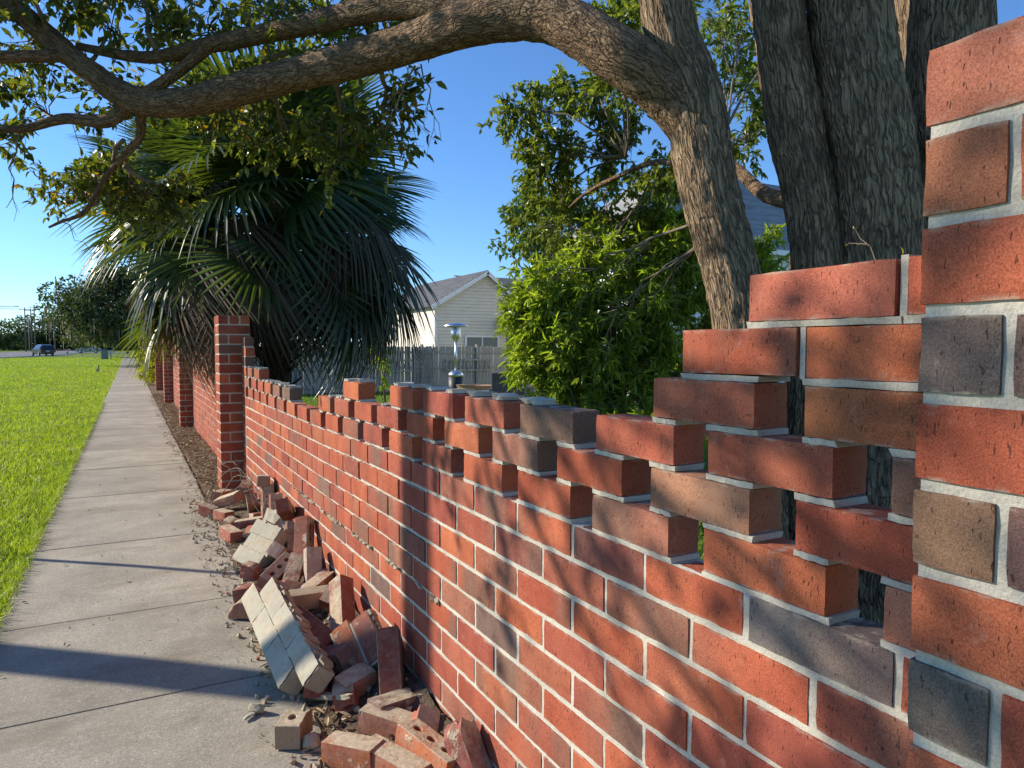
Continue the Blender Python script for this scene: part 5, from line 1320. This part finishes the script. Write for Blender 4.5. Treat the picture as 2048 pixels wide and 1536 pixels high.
def fence(x0, x1, y, zb, h, label, skip=()):
    t = empty('wooden_fence', (x0, y, zb)); tag(t, label, 'fence', kind='thing')
    W = 0.138; n = int((x1 - x0) / (W + .006))
    ms = []
    for k in range(4):
        mb = MB(); hh = h + random.uniform(-.02, .02)
        mb.add([(-W / 2, -.01, 0), (W / 2, -.01, 0), (W / 2, -.01, hh - .04), (W / 2 - .035, -.01, hh), (-W / 2 + .035, -.01, hh), (-W / 2, -.01, hh - .04), (-W / 2, .01, 0), (W / 2, .01, 0), (W / 2, .01, hh - .04), (W / 2 - .035, .01, hh), (-W / 2 + .035, .01, hh), (-W / 2, .01, hh - .04)],
               [(0, 1, 2, 3, 4, 5), (11, 10, 9, 8, 7, 6), (1, 0, 6, 7), (2, 1, 7, 8), (3, 2, 8, 9), (4, 3, 9, 10), (5, 4, 10, 11), (0, 5, 11, 6)])
        ms.append(mb.mesh('picket', M['old_wood']))
    for i in range(n):
        ob('picket', ms[random.randrange(4)], t, (x0 + (i + .5) * (W + .006), y + random.uniform(-.006, .006), zb + random.uniform(-.015, .015)), (0, random.uniform(-.012, .012), 0))
    for zz in (.3, 1.0, 1.6):
        mb = MB(); mb.box(((x0 + x1) / 2, y - .035, zb + zz), (x1 - x0, .04, .085)); ob('rail', mb.mesh('rail', M['old_wood']), t)
    k = 0
    while x0 + k * 2.4 < x1:
        mb = MB(); mb.box((x0 + k * 2.4, y - .06, zb + h / 2 + .04), (.09, .09, h + .08)); ob('post', mb.mesh('post', M['old_wood']), t); k += 1
    return t
FY = 26.5
fence(3.0, 15.0, FY, -0.27, 1.84, 'grey weathered wooden picket fence across the back of the yard')
# lattice and railing panels hung on the fence
t = empty('lattice_panel', (9.85, FY - .12, .1)); tag(t, 'diamond lattice panel leaning on the fence left of the patio heater', 'trellis', kind='thing')
mb = MB(); mb.box((9.85, FY - .12, .85), (.05, .04, 1.6)); mb.box((10.65, FY - .12, .85), (.05, .04, 1.6)); mb.box((10.25, FY - .12, 1.45), (.85, .04, .05)); mb.box((10.25, FY - .12, .08), (.85, .04, .05)); ob('frame', mb.mesh('frame', M['old_wood']), t)
mb = MB()
for i in range(-8, 9):
    for s in (-1, 1):
        # clipped diagonals
        pts = []
        for q in range(0, 41):
            x = 9.87 + .76 * q / 40; z = .85 + i * .19 + s * (x - 10.25)
            if .1 < z < 1.43: pts.append((x, z))
        if len(pts) > 3: mb.bar((pts[0][0], FY - .12 + .008 * s, pts[0][1]), (pts[-1][0], FY - .12 + .008 * s, pts[-1][1]), .012, .028)
o = ob('slats', mb.mesh('slats', M['old_wood']), t); o['kind'] = 'stuff'
def rail_panel(x0, x1, z0, z1, y, label):
    t = empty('baluster_panel', (x0, y, z0)); tag(t, label, 'railing', 'baluster panels hung on the fence', kind='thing')
    for zz in (z0, z1):
        mb = MB(); mb.box(((x0 + x1) / 2, y, zz), (x1 - x0, .05, .06)); ob('rail', mb.mesh('rail', M['old_wood']), t)
    n = int((x1 - x0) / .19); mb = MB(); mb.box((0, 0, 0), (.04, .04, z1 - z0 - .06)); me = mb.mesh('baluster', M['old_wood'])
    for i in range(n + 1): ob('baluster', me, t, (x0 + .02 + i * (x1 - x0 - .04) / n, y, (z0 + z1) / 2))
rail_panel(11.2, 13.2, .60, 1.02, FY - .13, 'wooden baluster panel on the fence behind the patio heater')
rail_panel(8.9, 9.76, .60, 1.02, FY - .13, 'short wooden baluster panel on the fence under the palm skirt')

def clapboards(mb, x0, x1, y, z0, z1, topfn=None, step=0.16):
    z = z0
    while z < z1:
        zt = min(z + step, z1); xa, xb = x0, x1
        if topfn: xa, xb = topfn(z)
        if xb - xa > .05:
            mb.add([(xa, y, z), (xb, y, z), (xb, y - .05, z), (xa, y - .05, z), (xa, y - .03, zt - .03), (xb, y - .03, zt - .03), (xa, y, zt - .03), (xb, y, zt - .03), (xa, y, zt), (xb, y, zt)], [(3, 2, 5, 4), (0, 1, 2, 3), (4, 5, 7, 6), (6, 7, 9, 8)])
        z += step
def window(parent, x0, x1, z0, z1, y, panes=2):
    mb = MB(); f_ = .09
    for a in ((x0, x1, z0 - f_, z0), (x0, x1, z1, z1 + f_), (x0 - f_, x0, z0 - f_, z1 + f_), (x1, x1 + f_, z0 - f_, z1 + f_)):
        mb.box(((a[0] + a[1]) / 2, y - .03, (a[2] + a[3]) / 2), (a[1] - a[0], .06, a[3] - a[2]))
    for k in range(1, panes): mb.box((x0 + (x1 - x0) * k / panes, y - .028, (z0 + z1) / 2), (.05, .05, z1 - z0))
    wnd = ob('window', mb.mesh('window', M['white_trim']), parent)
    for k in range(panes):
        a, b = x0 + (x1 - x0) * k / panes, x0 + (x1 - x0) * (k + 1) / panes
        g = MB(); g.box(((a + b) / 2, y - .012, (z0 + z1) / 2), (b - a - .05, .008, z1 - z0)); ob('pane', g.mesh('pane', M['glass']), wnd)
        g = MB(); g.box(((a + b) / 2, y - .004, (z0 + z1) / 2), ((b - a) * .8, .004, z1 - z0)); 
# beige gabled house
HY = 31.0
h1 = empty('house', (13, HY, -.3)); tag(h1, 'beige clapboard house with a white-trimmed gable behind the fence', 'house', kind='thing')
rx, rz = 15.2, 5.15; ex0, ez = 12.35, 3.42; ex1, ez1 = 16.45, 4.15
ex0b = 11.5
mb = MB()
slL = (rz - ez) / (rx - ex0); slR = (rz - ez1) / (ex1 - rx)
def gable(z):
    return (max(ex0 + .25, rx - (rz - z) / slL + .02), min(ex1 - .12, rx + (rz - z) / slR - .02))
clapboards(mb, 0, 0, HY, -.4, rz - .12, gable)
o = ob('siding', mb.mesh('siding', M['siding_beige']), h1); o['kind'] = 'stuff'
mb = MB(); mb.add([(ex0 + .25, HY + .01, -.4), (ex1 - .12, HY + .01, -.4), (ex1 - .12, HY + .01, ez1 - .12), (rx, HY + .01, rz - .1), (ex0 + .25, HY + .01, ez + .1)], [(0, 1, 2, 3, 4)])
mb.add([(ex0 + .25, HY + .01, -.4), (ex0 + .25, HY + 9, -.4), (ex0 + .25, HY + 9, ez + .1), (ex0 + .25, HY + .01, ez + .1)], [(0, 1, 2, 3)])
ob('wall', mb.mesh('wall', M['siding_beige']), h1)
mb = MB()
for (xa, za, xb, zb_) in ((ex0, ez, rx, rz), (rx, rz, ex1, ez1)):
    mb.add([(xa, HY - .35, za), (xb, HY - .35, zb_), (xb, HY + 9, zb_), (xa, HY + 9, za), (xa, HY - .35, za + .08), (xb, HY - .35, zb_ + .08), (xb, HY + 9, zb_ + .08), (xa, HY + 9, za + .08)], [(0, 1, 2, 3), (4, 7, 6, 5), (0, 4, 5, 1), (3, 2, 6, 7), (0, 3, 7, 4), (1, 5, 6, 2)])
ob('roof', mb.mesh('roof', M['shingle']), h1)
mb = MB(); mb.bar((ex0 - .05, HY - .37, ez - .06), (rx + .02, HY - .37, rz - .04), .04, .17); mb.bar((rx - .02, HY - .37, rz - .04), (ex1 + .05, HY - .37, ez1 - .06), .04, .17); ob('rake_trim', mb.mesh('rake_trim', M['white_trim']), h1)
window(h1, 14.2, 15.85, 1.15, 2.02, HY - .05, 2)
mb = MB(); mb.box((ex0 + .28, HY - .02, 1.2), (.12, .06, 3.6)); ob('corner_board', mb.mesh('corner_board', M['white_trim']), h1)
# lower wing to its right with a little porch roof
mb = MB(); clapboards(mb, ex1 - .1, 21, HY + .7, -.4, 4.05); o = ob('siding', mb.mesh('siding', M['siding_white']), h1); o['kind'] = 'stuff'
mb = MB(); mb.add([(ex1 - .3, HY + .5, 4.05), (21.5, HY + .5, 4.05), (21.5, HY + 6, 5.6), (ex1 - .3, HY + 6, 5.6)], [(0, 1, 2, 3)]); mb.box((ex1 + 2.4, HY + .45, 4.03), (5.4, .05, .16), mi=1); ob('wing_roof', mb.mesh('wing_roof', [M['shingle'], M['white_trim']]), h1)
mb = MB(); mb.add([(15.7, HY - 1.2, 2.55), (21, HY - 1.2, 2.55), (21, HY + .7, 3.2), (15.9, HY + .7, 3.2)], [(0, 1, 2, 3)]); mb.box((18.4, HY - 1.22, 2.48), (5.4, .05, .18), mi=1); ob('porch_roof', mb.mesh('porch_roof', [M['shingle'], M['white_trim']]), h1)
mb = MB(); mb.box((17.1, HY + .66, 1.0), (.9, .04, 2.1)); ob('door', mb.mesh('door', M['glass']), h1)
# two-storey house behind the shrub and the trunks
h2 = empty('house', (22, 20, -.3)); tag(h2, 'pale two-storey house with grey shingle roof behind the shrub and trunks', 'house', kind='thing')
bx0, bx1, by0, by1, bz = 15.6, 36.0, 20.0, 25.6, 5.2
mb = MB(); clapboards(mb, bx0, bx1, by0, -.4, bz); o = ob('siding', mb.mesh('siding', M['siding_white']), h2); o['kind'] = 'stuff'
mb = MB(); mb.box(((bx0 + bx1) / 2, (by0 + by1) / 2 + .02, bz / 2 - .2), (bx1 - bx0 - .01, by1 - by0, bz + .4)); ob('wall', mb.mesh('wall', M['siding_white']), h2)
mb = MB(); e = .45; hz = 8.8
mb.add([(bx0 - e, by0 - e, bz), (bx1 + e, by0 - e, bz), (bx1 + e, by1 + e, bz), (bx0 - e, by1 + e, bz), (bx0 + 3.2, (by0 + by1) / 2, hz), (bx1 - 3.2, (by0 + by1) / 2, hz)], [(0, 1, 5, 4), (1, 2, 5), (2, 3, 4, 5), (3, 0, 4), (3, 2, 1, 0)])
M['shingle_pale'] = simple('pale_roof_shingle', (0.25, 0.245, 0.24), 0.9, noise_scale=1.2, amt=0.3, bump=0.02, bscale=9, stretch=(1, 1, 5))
ob('roof', mb.mesh('roof', M['shingle_pale']), h2)
mb = MB(); mb.box(((bx0 + bx1) / 2, by0 - e - .02, bz + .0), (bx1 - bx0 + 2 * e, .05, .2)); mb.box((bx0 - e - .02, (by0 + by1) / 2, bz), (.05, by1 - by0 + 2 * e, .2)); ob('gutter', mb.mesh('gutter', M['white_trim']), h2)
for (a, b) in ((16.6, 18.0), (20.5, 21.9), (25, 26.5)):
    window(h2, a, b, 3.2, 4.5, by0 - .05, 2); window(h2, a, b, .6, 1.9, by0 - .05, 2)
mb = MB(); mb.lathe([(.05, 0), (.05, .35)], (25, by0 + 1.6, 6.6), 10); ob('vent_pipe', mb.mesh('vent_pipe', M['white_trim']), h2)

# patio heater
hx, hy, hz0 = 8.95, 20.3, -.2
t = empty('patio_heater', (hx, hy, hz0)); tag(t, 'silver mushroom patio heater with a charcoal base standing in the yard', 'patio heater', kind='thing')
mb = MB(); mb.lathe([(.235, 0), (.235, .72)], (hx, hy, hz0), 28); ob('tank_housing', mb.mesh('tank_housing', M['black_metal'], True), t)
mb = MB(); mb.lathe([(.24, .721), (.23, .80), (.16, .86), (.05, .90)], (hx, hy, hz0), 28); ob('housing_lid', mb.mesh('housing_lid', M['steel'], True), t)
mb = MB(); mb.lathe([(.04, .89), (.04, 1.72)], (hx, hy, hz0), 14); ob('pole', mb.mesh('pole', M['steel'], True), t)
mb = MB(); mb.lathe([(.05, 1.70), (.13, 1.80), (.15, 1.86), (.15, 2.08), (.13, 2.10)], (hx, hy, hz0), 22); ob('burner', mb.mesh('burner', M['steel'], True), t)
mb = MB(); mb.lathe([(.02, 2.08), (.40, 2.11), (.41, 2.12), (.30, 2.17), (.15, 2.205), (.02, 2.215)], (hx, hy, hz0), 32); ob('reflector', mb.mesh('reflector', M['steel'], True), t)
t.scale = (1, 1, 1.12)
# fire pit bowl and logs
fx, fy, fz = 7.75, 16.4, -.12
t = empty('fire_pit', (fx, fy, fz)); tag(t, 'brown bowl fire pit on the yard grass beside the heater', 'fire pit', kind='thing')
mb = MB(); mb.lathe([(.12, .30), (.30, .38), (.42, .52), (.46, .66), (.48, .67), (.45, .655), (.40, .53), (.1, .36)], (fx, fy, fz), 26); ob('bowl', mb.mesh('bowl', M['bowl'], True), t)
for k in range(3):
    a = k * 2.09 + .4; mb = MB(); mb.bar((fx + .2 * math.cos(a), fy + .2 * math.sin(a), fz + .36), (fx + .34 * math.cos(a), fy + .34 * math.sin(a), fz), .03); ob('leg', mb.mesh('leg', M['black_metal']), t)
for k in range(6):
    mb = MB(); ax = fx - .62 + .1 * (k % 3) + random.uniform(-.05, .05)
    mb.tube([(ax - .12, fy - .5, fz + .06 + .1 * (k // 3)), (ax + .28, fy - .35, fz + .42 - .05 * k)], [.05, .045], 7)
    tag(ob('firewood_log', mb.mesh('firewood_log', M['log'])), 'grey split log propped against the brown fire pit bowl', 'log', 'firewood propped on the fire pit', kind='thing')
# wicker chairs on the patio
vv = [(5.6, 11.6, 0), (9.2, 10.9, 0), (9.8, 15.2, 0), (6.4, 15.6, 0)]
mb = MB(); mb.add([(x, y, -.24) for x, y, z in vv] + [(x, y, -.03) for x, y, z in vv], [(4, 5, 6, 7), (0, 1, 5, 4), (1, 2, 6, 5), (2, 3, 7, 6), (3, 0, 4, 7)]); tag(ob('patio_pavement', mb.mesh('patio', M['patio'])), 'pale concrete patio behind the wall', kind='structure')
def chair(x, y, rz, label):
    t = empty('wicker_chair', (0, 0, 0)); tag(t, label, 'chair', 'grey wicker chairs on the patio', kind='thing')
    def part(nm, c, s, rot=None):
        mb = MB(); mb.box(c, s, rot); me = mb.mesh(nm, M['wicker']); bevel_mesh(me, .02, 2); return ob(nm, me, t)
    part('seat', (0, 0, .40), (.60, .60, .12)); part('backrest', (0, .29, .70), (.62, .08, .62), (-.12, 0, 0)); part('armrest', (-.32, 0, .55), (.08, .6, .26)); part('armrest', (.32, 0, .55), (.08, .6, .26))
    for sx in (-1, 1):
        for sy in (-1, 1):
            mb = MB(); mb.box((sx * .30, sy * .27, .17), (.05, .05, .35)); ob('leg', mb.mesh('leg', M['black_metal']), t)
    t.location = (x, y, -.03); t.rotation_euler = (0, 0, rz)
chair(7.05, 13.3, 2.6, 'wicker chair turned away, leftmost beside the sprig'); chair(7.75, 12.6, .7, 'wicker chair nearest the brown deck post'); chair(7.9, 13.9, -2.4, 'wicker chair standing behind the other two')
# deck railing
t = empty('deck_railing', (6.85, 11.15, 0)); tag(t, 'brown painted wooden deck railing seen under the shrub', 'railing', kind='thing')
a, b = Vector((6.85, 11.15, 0)), Vector((9.6, 7.9, 0)); n = 22
for k in range(3):
    p = a.lerp(b, k / 2); mb = MB(); mb.box((p.x, p.y, .5), (.1, .1, 1.2)); ob('post', mb.mesh('post', M['deck_paint']), t)
for zz, hh in ((.98, .05), (.34, .07)):
    mb = MB(); mb.bar(a + Vector((0, 0, zz)), b + Vector((0, 0, zz)), .09, hh); ob('rail', mb.mesh('rail', M['deck_paint']), t)
mb = MB(); mb.box((0, 0, 0), (.035, .035, .6)); me = mb.mesh('baluster', M['deck_paint'])
for k in range(1, n):
    if k == n // 2: continue
    p = a.lerp(b, k / n); ob('baluster', me, t, (p.x, p.y, .66))
mb = MB(); mb.add([(a.x, a.y, -.2), (b.x, b.y, -.2), (b.x, b.y, .2), (a.x, a.y, .2)], [(0, 1, 2, 3)]); mb.add([(a.x, a.y, .2), (b.x, b.y, .2), (b.x + 4, b.y + 3, .2), (a.x + 4, a.y + 3, .2)], [(0, 1, 2, 3)]); ob('deck_boards', mb.mesh('deck_boards', M['deck_paint']), t)

# ------------------------------------------------------------------ street things
M['pole_wood'] = simple('pole_wood', (0.16, 0.125, 0.095), 0.9, noise_scale=4, amt=0.3)
M['grey_pole'] = simple('grey_pole', (0.34, 0.34, 0.33), 0.6)
M['green_box'] = simple('green_grey_enamel', (0.16, 0.20, 0.17), 0.5, noise_scale=3, amt=0.1)
M['light_box'] = simple('light_enamel', (0.5, 0.51, 0.48), 0.5)
M['sign_yellow'] = simple('sign_yellow_green', (0.62, 0.66, 0.02), 0.5)
M['tyre'] = simple('tyre', (0.02, 0.02, 0.02), 0.85); M['rim'] = simple('rim', (0.5, 0.5, 0.5), 0.3, metal=1.0)
M['car_dark'] = simple('dark_blue_paint', (0.015, 0.020, 0.030), 0.2, spec=0.6); M['car_silver'] = simple('silver_blue_paint', (0.26, 0.30, 0.35), 0.25, metal=0.6)
M['car_glass'] = simple('car_glass', (0.015, 0.018, 0.02), 0.05, spec=0.7); M['red_lens'] = simple('red_lens', (0.4, 0.01, 0.01), 0.2); M['white_lens'] = simple('white_lens', (0.7, 0.7, 0.7), 0.15); M['plate'] = simple('number_plate', (0.7, 0.7, 0.66), 0.5)
def utility_pole(x, y, h, r_, label, arms=1, zb=None):
    zb = terrain(-1, y) if zb is None else zb
    t = empty('utility_pole', (x, y, zb)); tag(t, label, 'utility pole', 'utility poles beyond the road', kind='thing')
    mb = MB(); mb.tube([(x, y, zb - .1), (x, y, zb + h)], [r_, r_ * .72], 12); ob('pole', mb.mesh('pole', M['pole_wood'], True), t)
    for k in range(arms):
        mb = MB(); mb.box((x, y - r_ - .03, zb + h - .5 - .9 * k), (2.2, .09, .11)); ob('crossarm', mb.mesh('crossarm', M['pole_wood']), t)
        for q in (-1, -.5, .5, 1):
            mb = MB(); mb.lathe([(.03, 0), (.05, .06), (.03, .14)], (x + q, y - r_ - .03, zb + h - .45 - .9 * k), 8); ob('insulator', mb.mesh('insulator', M['grey_pole']), t)
    return t
UP = [(-21.73, 205, 10.6, 'utility pole, left one of the tall trio beyond the road'), (-20.03, 200, 10.2, 'utility pole, middle one of the tall trio beyond the road'), (-18.96, 196, 10.8, 'tallest utility pole, right one of the trio beyond the road'), (-17.71, 215, 8.6, 'utility pole standing above the dark car'), (-14.70, 190, 7.8, 'utility pole just right of the dark car')]
for x, y, h, lb in UP: utility_pole(x, y, h, .15, lb)
# the pole near the camera, out of the picture on the left: its shadow crosses the sidewalk and climbs the wall
utility_pole(-4.33, 7.25, 9.0, .15, 'wooden utility pole on the verge just past the left edge, shadow over the sidewalk', 1, terrain(-4, 7.25))
t = empty('sign_post', (-2.45, 7.46, 0)); tag(t, 'thin metal sign post on the verge just past the left edge', 'sign', kind='thing')
mb = MB(); mb.tube([(-2.45, 7.46, -.1), (-2.45, 7.46, 2.25)], .028, 8); ob('post', mb.mesh('post', M['grey_pole'], True), t)
mb = MB(); mb.box((-2.45, 7.43, 2.15), (.06, .012, .2)); ob('sign_plate', mb.mesh('sign_plate', M['light_box']), t)
# wires
wires = [((-39, 20, 8.6), (-21.73, 205, 11.1)), ((-40, 20, 8.6), (-21.73 - 1, 205, 11.1)), ((-38, 20, 9.8), (-20.03, 200, 10.6))]
for i, (p, q) in enumerate(wires):
    p, q = Vector(p), Vector(q); mb = MB()
    mb.tube([p.lerp(q, k / 24) + Vector((0, 0, -2.4 * math.sin(math.pi * k / 24))) for k in range(25)], .022, 4)
    tag(ob('power_line', mb.mesh('power_line', M['black_metal'])), 'overhead power line sagging across the sky at the left edge', 'wire', 'overhead power lines', kind='thing')
def street_lamp(x, y, h, reach, label):
    zb = terrain(-1, y); t = empty('street_lamp', (x, y, zb)); tag(t, label, 'street lamp', 'street lamps along the road', kind='thing')
    mb = MB(); mb.tube([(x, y, zb), (x, y, zb + h - .4)], [.10, .06], 10); ob('pole', mb.mesh('pole', M['grey_pole'], True), t)
    mb = MB(); mb.tube([(x, y, zb + h - .45), (x + reach * .4, y, zb + h - .1), (x + reach, y, zb + h)], [.05, .04, .03], 8); ob('arm', mb.mesh('arm', M['grey_pole'], True), t)
    mb = MB(); mb.box((x + reach + .25, y, zb + h), (.6, .22, .10)); me = mb.mesh('lamp_head', M['grey_pole']); bevel_mesh(me, .03, 2); ob('lamp_head', me, t)
street_lamp(-15.38 , 110, 6.6, 2.6, 'street lamp whose arm reaches in at the left edge'); street_lamp(-22.06, 215, 8.9, 3.2, 'far street lamp with a long arm above the utility poles')
# vehicles: body lofted from stations (x, sill, belt, roof, half widths)
def car(loc, rz, st, paint, label, name, wheels, win, rear_x, L2):
    t = empty(name, (0, 0, 0)); tag(t, label, 'car', kind='thing')
    V = []; F = []
    for (x, zs, zb_, zr, ws, wb, wr2) in st:
        V += [(x, -ws * .92, zs), (x, -ws, zs + .18), (x, -wb, zb_), (x, -wr2, max(zr - .05, zb_ + .005)), (x, -wr2 * .7, max(zr, zb_ + .01)), (x, wr2 * .7, max(zr, zb_ + .01)), (x, wr2, max(zr - .05, zb_ + .005)), (x, wb, zb_), (x, ws, zs + .18), (x, ws * .92, zs)]
    n = 10
    for i in range(len(st) - 1):
        for k in range(n):
            F.append((i * n + k, i * n + (k + 1) % n, (i + 1) * n + (k + 1) % n, (i + 1) * n + k))
    me = bpy.data.meshes.new('body'); me.from_pydata(V, [], F + [tuple(range(n))[::-1], tuple(len(V) - n + k for k in range(n))]); me.materials.append(paint); me.update()
    body = ob('body', me, t)
    for nm, quad, mtl in win:
        me = bpy.data.meshes.new(nm); me.from_pydata(quad, [], [tuple(range(len(quad)))]); me.materials.append(mtl); me.update(); ob(nm, me, t)
    for wx, wy in wheels:
        mb = MB(); b = 0
        prof = [(.20, -.11), (.31, -.11), (.34, -.07), (.34, .07), (.31, .11), (.20, .11)]
        mb.lathe(prof, (0, 0, 0), 20); me = mb.mesh('wheel', M['tyre'], True); wo = ob('wheel', me, t, (wx, wy, .34), (math.radians(90), 0, 0))
        mb = MB(); mb.lathe([(.02, -.113), (.2, -.115), (.21, -.10), (.21, .10), (.2, .115), (.02, .113)], (0, 0, 0), 14); rr = bpy.data.objects.new('rim', mb.mesh('rim', M['rim'])); C.objects.link(rr); rr.parent = wo
    t.location = loc; t.rotation_euler = (0, 0, rz); return t
suv_st = [(-2.30, .42, .80, .80, .80, .82, .70), (-2.22, .30, .98, 1.0, .88, .90, .72), (-1.95, .28, 1.0, 1.62, .92, .93, .66), (-1.5, .28, 1.0, 1.70, .93, .94, .68), (.1, .28, 1.0, 1.70, .93, .94, .68), (.55, .28, 1.0, 1.60, .93, .93, .66), (1.15, .28, 1.02, 1.03, .93, .92, .75), (2.05, .30, .92, .93, .90, .88, .72), (2.30, .40, .70, .71, .80, .78, .6)]
def side_glass(x0, x1, x2, x3, zb_, zt, y0, y1):
    return [('side_window', [(x0, s * y0, zb_), (x1, s * y0, zb_), (x2, s * y1, zt), (x3, s * y1, zt)], M['car_glass']) for s in (-1, 1)]
sw = side_glass(-1.85, .9, .35, -1.7, 1.05, 1.58, .952, .72) + [('rear_window', [(-2.20, -.66, 1.08), (-2.20, .66, 1.08), (-2.0, .56, 1.56), (-2.0, -.56, 1.56)], M['car_glass']), ('windscreen', [(1.12, -.72, 1.07), (1.12, .72, 1.07), (.60, .60, 1.58), (.60, -.60, 1.58)], M['car_glass']),
     ('tail_light', [(-2.29, -.86, .86), (-2.29, -.64, .86), (-2.26, -.64, 1.0), (-2.26, -.86, 1.0)], M['red_lens']), ('tail_light', [(-2.29, .64, .86), (-2.29, .86, .86), (-2.26, .86, 1.0), (-2.26, .64, 1.0)], M['red_lens']), ('number_plate', [(-2.315, -.26, .66), (-2.315, .26, .66), (-2.31, .26, .80), (-2.31, -.26, .80)], M['plate']),
     ('headlight', [(2.27, -.8, .68), (2.27, -.5, .68), (2.18, -.5, .84), (2.12, -.8, .84)], M['white_lens']), ('headlight', [(2.27, .5, .68), (2.27, .8, .68), (2.12, .8, .84), (2.18, .5, .84)], M['white_lens'])]
car((-11.50, 128, terrain(-1, 128) + .035), math.radians(112), suv_st, M['car_dark'], 'dark sport utility car driving away on the road', 'suv_car', [(1.42, .86), (1.42, -.86), (-1.38, .86), (-1.38, -.86)], sw, 0, 0)
sed_st = [(-2.40, .40, .78, .80, .78, .80, .62), (-2.25, .28, .98, 1.0, .86, .88, .66), (-1.70, .26, 1.0, 1.04, .90, .90, .66), (-1.0, .26, .98, 1.40, .91, .90, .58), (-.2, .26, .96, 1.46, .91, .90, .60), (.55, .26, .95, 1.38, .91, .90, .60), (1.25, .26, .94, .97, .90, .88, .70), (2.10, .28, .80, .82, .86, .84, .66), (2.38, .38, .62, .63, .76, .74, .56)]
sw2 = side_glass(-1.35, 1.0, .45, -.85, 1.0, 1.34, .93, .66) + [('rear_window', [(-1.66, -.6, 1.06), (-1.66, .6, 1.06), (-1.04, .5, 1.39), (-1.04, -.5, 1.39)], M['car_glass']), ('windscreen', [(1.2, -.66, 1.0), (1.2, .66, 1.0), (.6, .54, 1.36), (.6, -.54, 1.36)], M['car_glass']),
      ('headlight', [(2.36, -.72, .6), (2.36, -.4, .6), (2.18, -.4, .76), (2.1, -.74, .76)], M['white_lens']), ('headlight', [(2.36, .4, .6), (2.36, .72, .6), (2.1, .74, .76), (2.18, .4, .76)], M['white_lens']), ('tail_light', [(-2.41, -.76, .8), (-2.41, -.45, .8), (-2.35, -.45, .93), (-2.35, -.76, .93)], M['red_lens']), ('tail_light', [(-2.41, .45, .8), (-2.41, .76, .8), (-2.35, .76, .93), (-2.35, .45, .93)], M['red_lens'])]
car((-7.60, 174, terrain(-1, 174) + .06), math.radians(178), sed_st, M['car_silver'], 'silver sedan on the side street beyond the verge', 'sedan_car', [(1.45, .80), (1.45, -.80), (-1.42, .80), (-1.42, -.80)], sw2, 0, 0)
# green transformer box with a small meter box beside it
y = 95; x = -2.50; zb = terrain(-1, y)
t = empty('utility_box', (x, y, zb)); tag(t, 'green-grey utility box standing in the grass by the sidewalk', 'utility box', kind='thing')
mb = MB(); mb.box((x, y, zb + .56), (.72, .7, 1.12)); me = mb.mesh('cabinet', M['green_box']); bevel_mesh(me, .03, 2); ob('cabinet', me, t)
mb = MB(); mb.box((x, y, zb + 1.14), (.78, .76, .05)); ob('lid', mb.mesh('lid', M['green_box']), t)
t = empty('meter_box', (x + .6, y, zb)); tag(t, 'small pale meter box on a post right beside the green utility box', 'utility box', kind='thing')
mb = MB(); mb.box((x + .62, y, zb + .78), (.3, .22, .6)); ob('cabinet', mb.mesh('cabinet', M['light_box']), t)
mb = MB(); mb.box((x + .62, y, zb + .25), (.09, .09, .5)); ob('post', mb.mesh('post', M['green_box']), t)
# hydrant
y = 135; x = -8.81; zb = terrain(-1, y)
t = empty('fire_hydrant', (x, y, zb)); tag(t, 'fire hydrant on the verge beyond the lawn', 'hydrant', kind='thing')
mb = MB(); mb.lathe([(.16, 0), (.16, .06), (.11, .08), (.11, .5), (.15, .52), (.15, .58), (.11, .66), (.04, .74)], (x, y, zb), 14); ob('barrel', mb.mesh('barrel', M['grey_pole'], True), t)
for s in (-1, 1):
    mb = MB(); mb.tube([(x + s * .1, y, zb + .42), (x + s * .22, y, zb + .42)], .06, 8); ob('nozzle', mb.mesh('nozzle', M['grey_pole']), t)
def ysign(x, y, zt, s, label, pent):
    zb = terrain(-1, y); t = empty('warning_sign', (x, y, zb)); tag(t, label, 'sign', 'yellow warning signs', kind='thing')
    mb = MB(); mb.tube([(x, y + .03, zb), (x, y + .03, zb + zt + s)], .03, 6); ob('post', mb.mesh('post', M['grey_pole']), t)
    pts = [(-.5, -.5), (.5, -.5), (.5, .1), (0, .6), (-.5, .1)] if pent else [(0, -.7), (.7, 0), (0, .7), (-.7, 0)]
    mb = MB(); n = len(pts); mb.add([(x + a * s, y, zb + zt + b * s) for a, b in pts] + [(x + a * s, y + .01, zb + zt + b * s) for a, b in pts], [tuple(range(n)), tuple(range(n, 2 * n))[::-1]] + [(i, i + n, (i + 1) % n + n, (i + 1) % n) for i in range(n)]); ob('sign_plate', mb.mesh('sign_plate', M['sign_yellow']), t)
ysign(-6.94, 158, 1.95, .78, 'yellow pentagon crossing sign above the silver sedan', True); ysign(-4.20, 158, 1.7, .55, 'smaller yellow sign behind the green utility box', True)
# survey stake in the lawn
t = empty('survey_stake', (-1.68, 50.7, terrain(-1, 50.7))); tag(t, 'short dark stake with a tag standing in the lawn', 'stake', kind='thing')
mb = MB(); mb.box((-1.68, 50.7, .22 + terrain(-1, 50.7)), (.05, .03, .5)); ob('post', mb.mesh('post', M['pole_wood']), t)
mb = MB(); mb.box((-1.76, 50.7, .12 + terrain(-1, 50.7)), (.09, .02, .22)); ob('tag_plate', mb.mesh('tag_plate', M['grey_pole']), t)
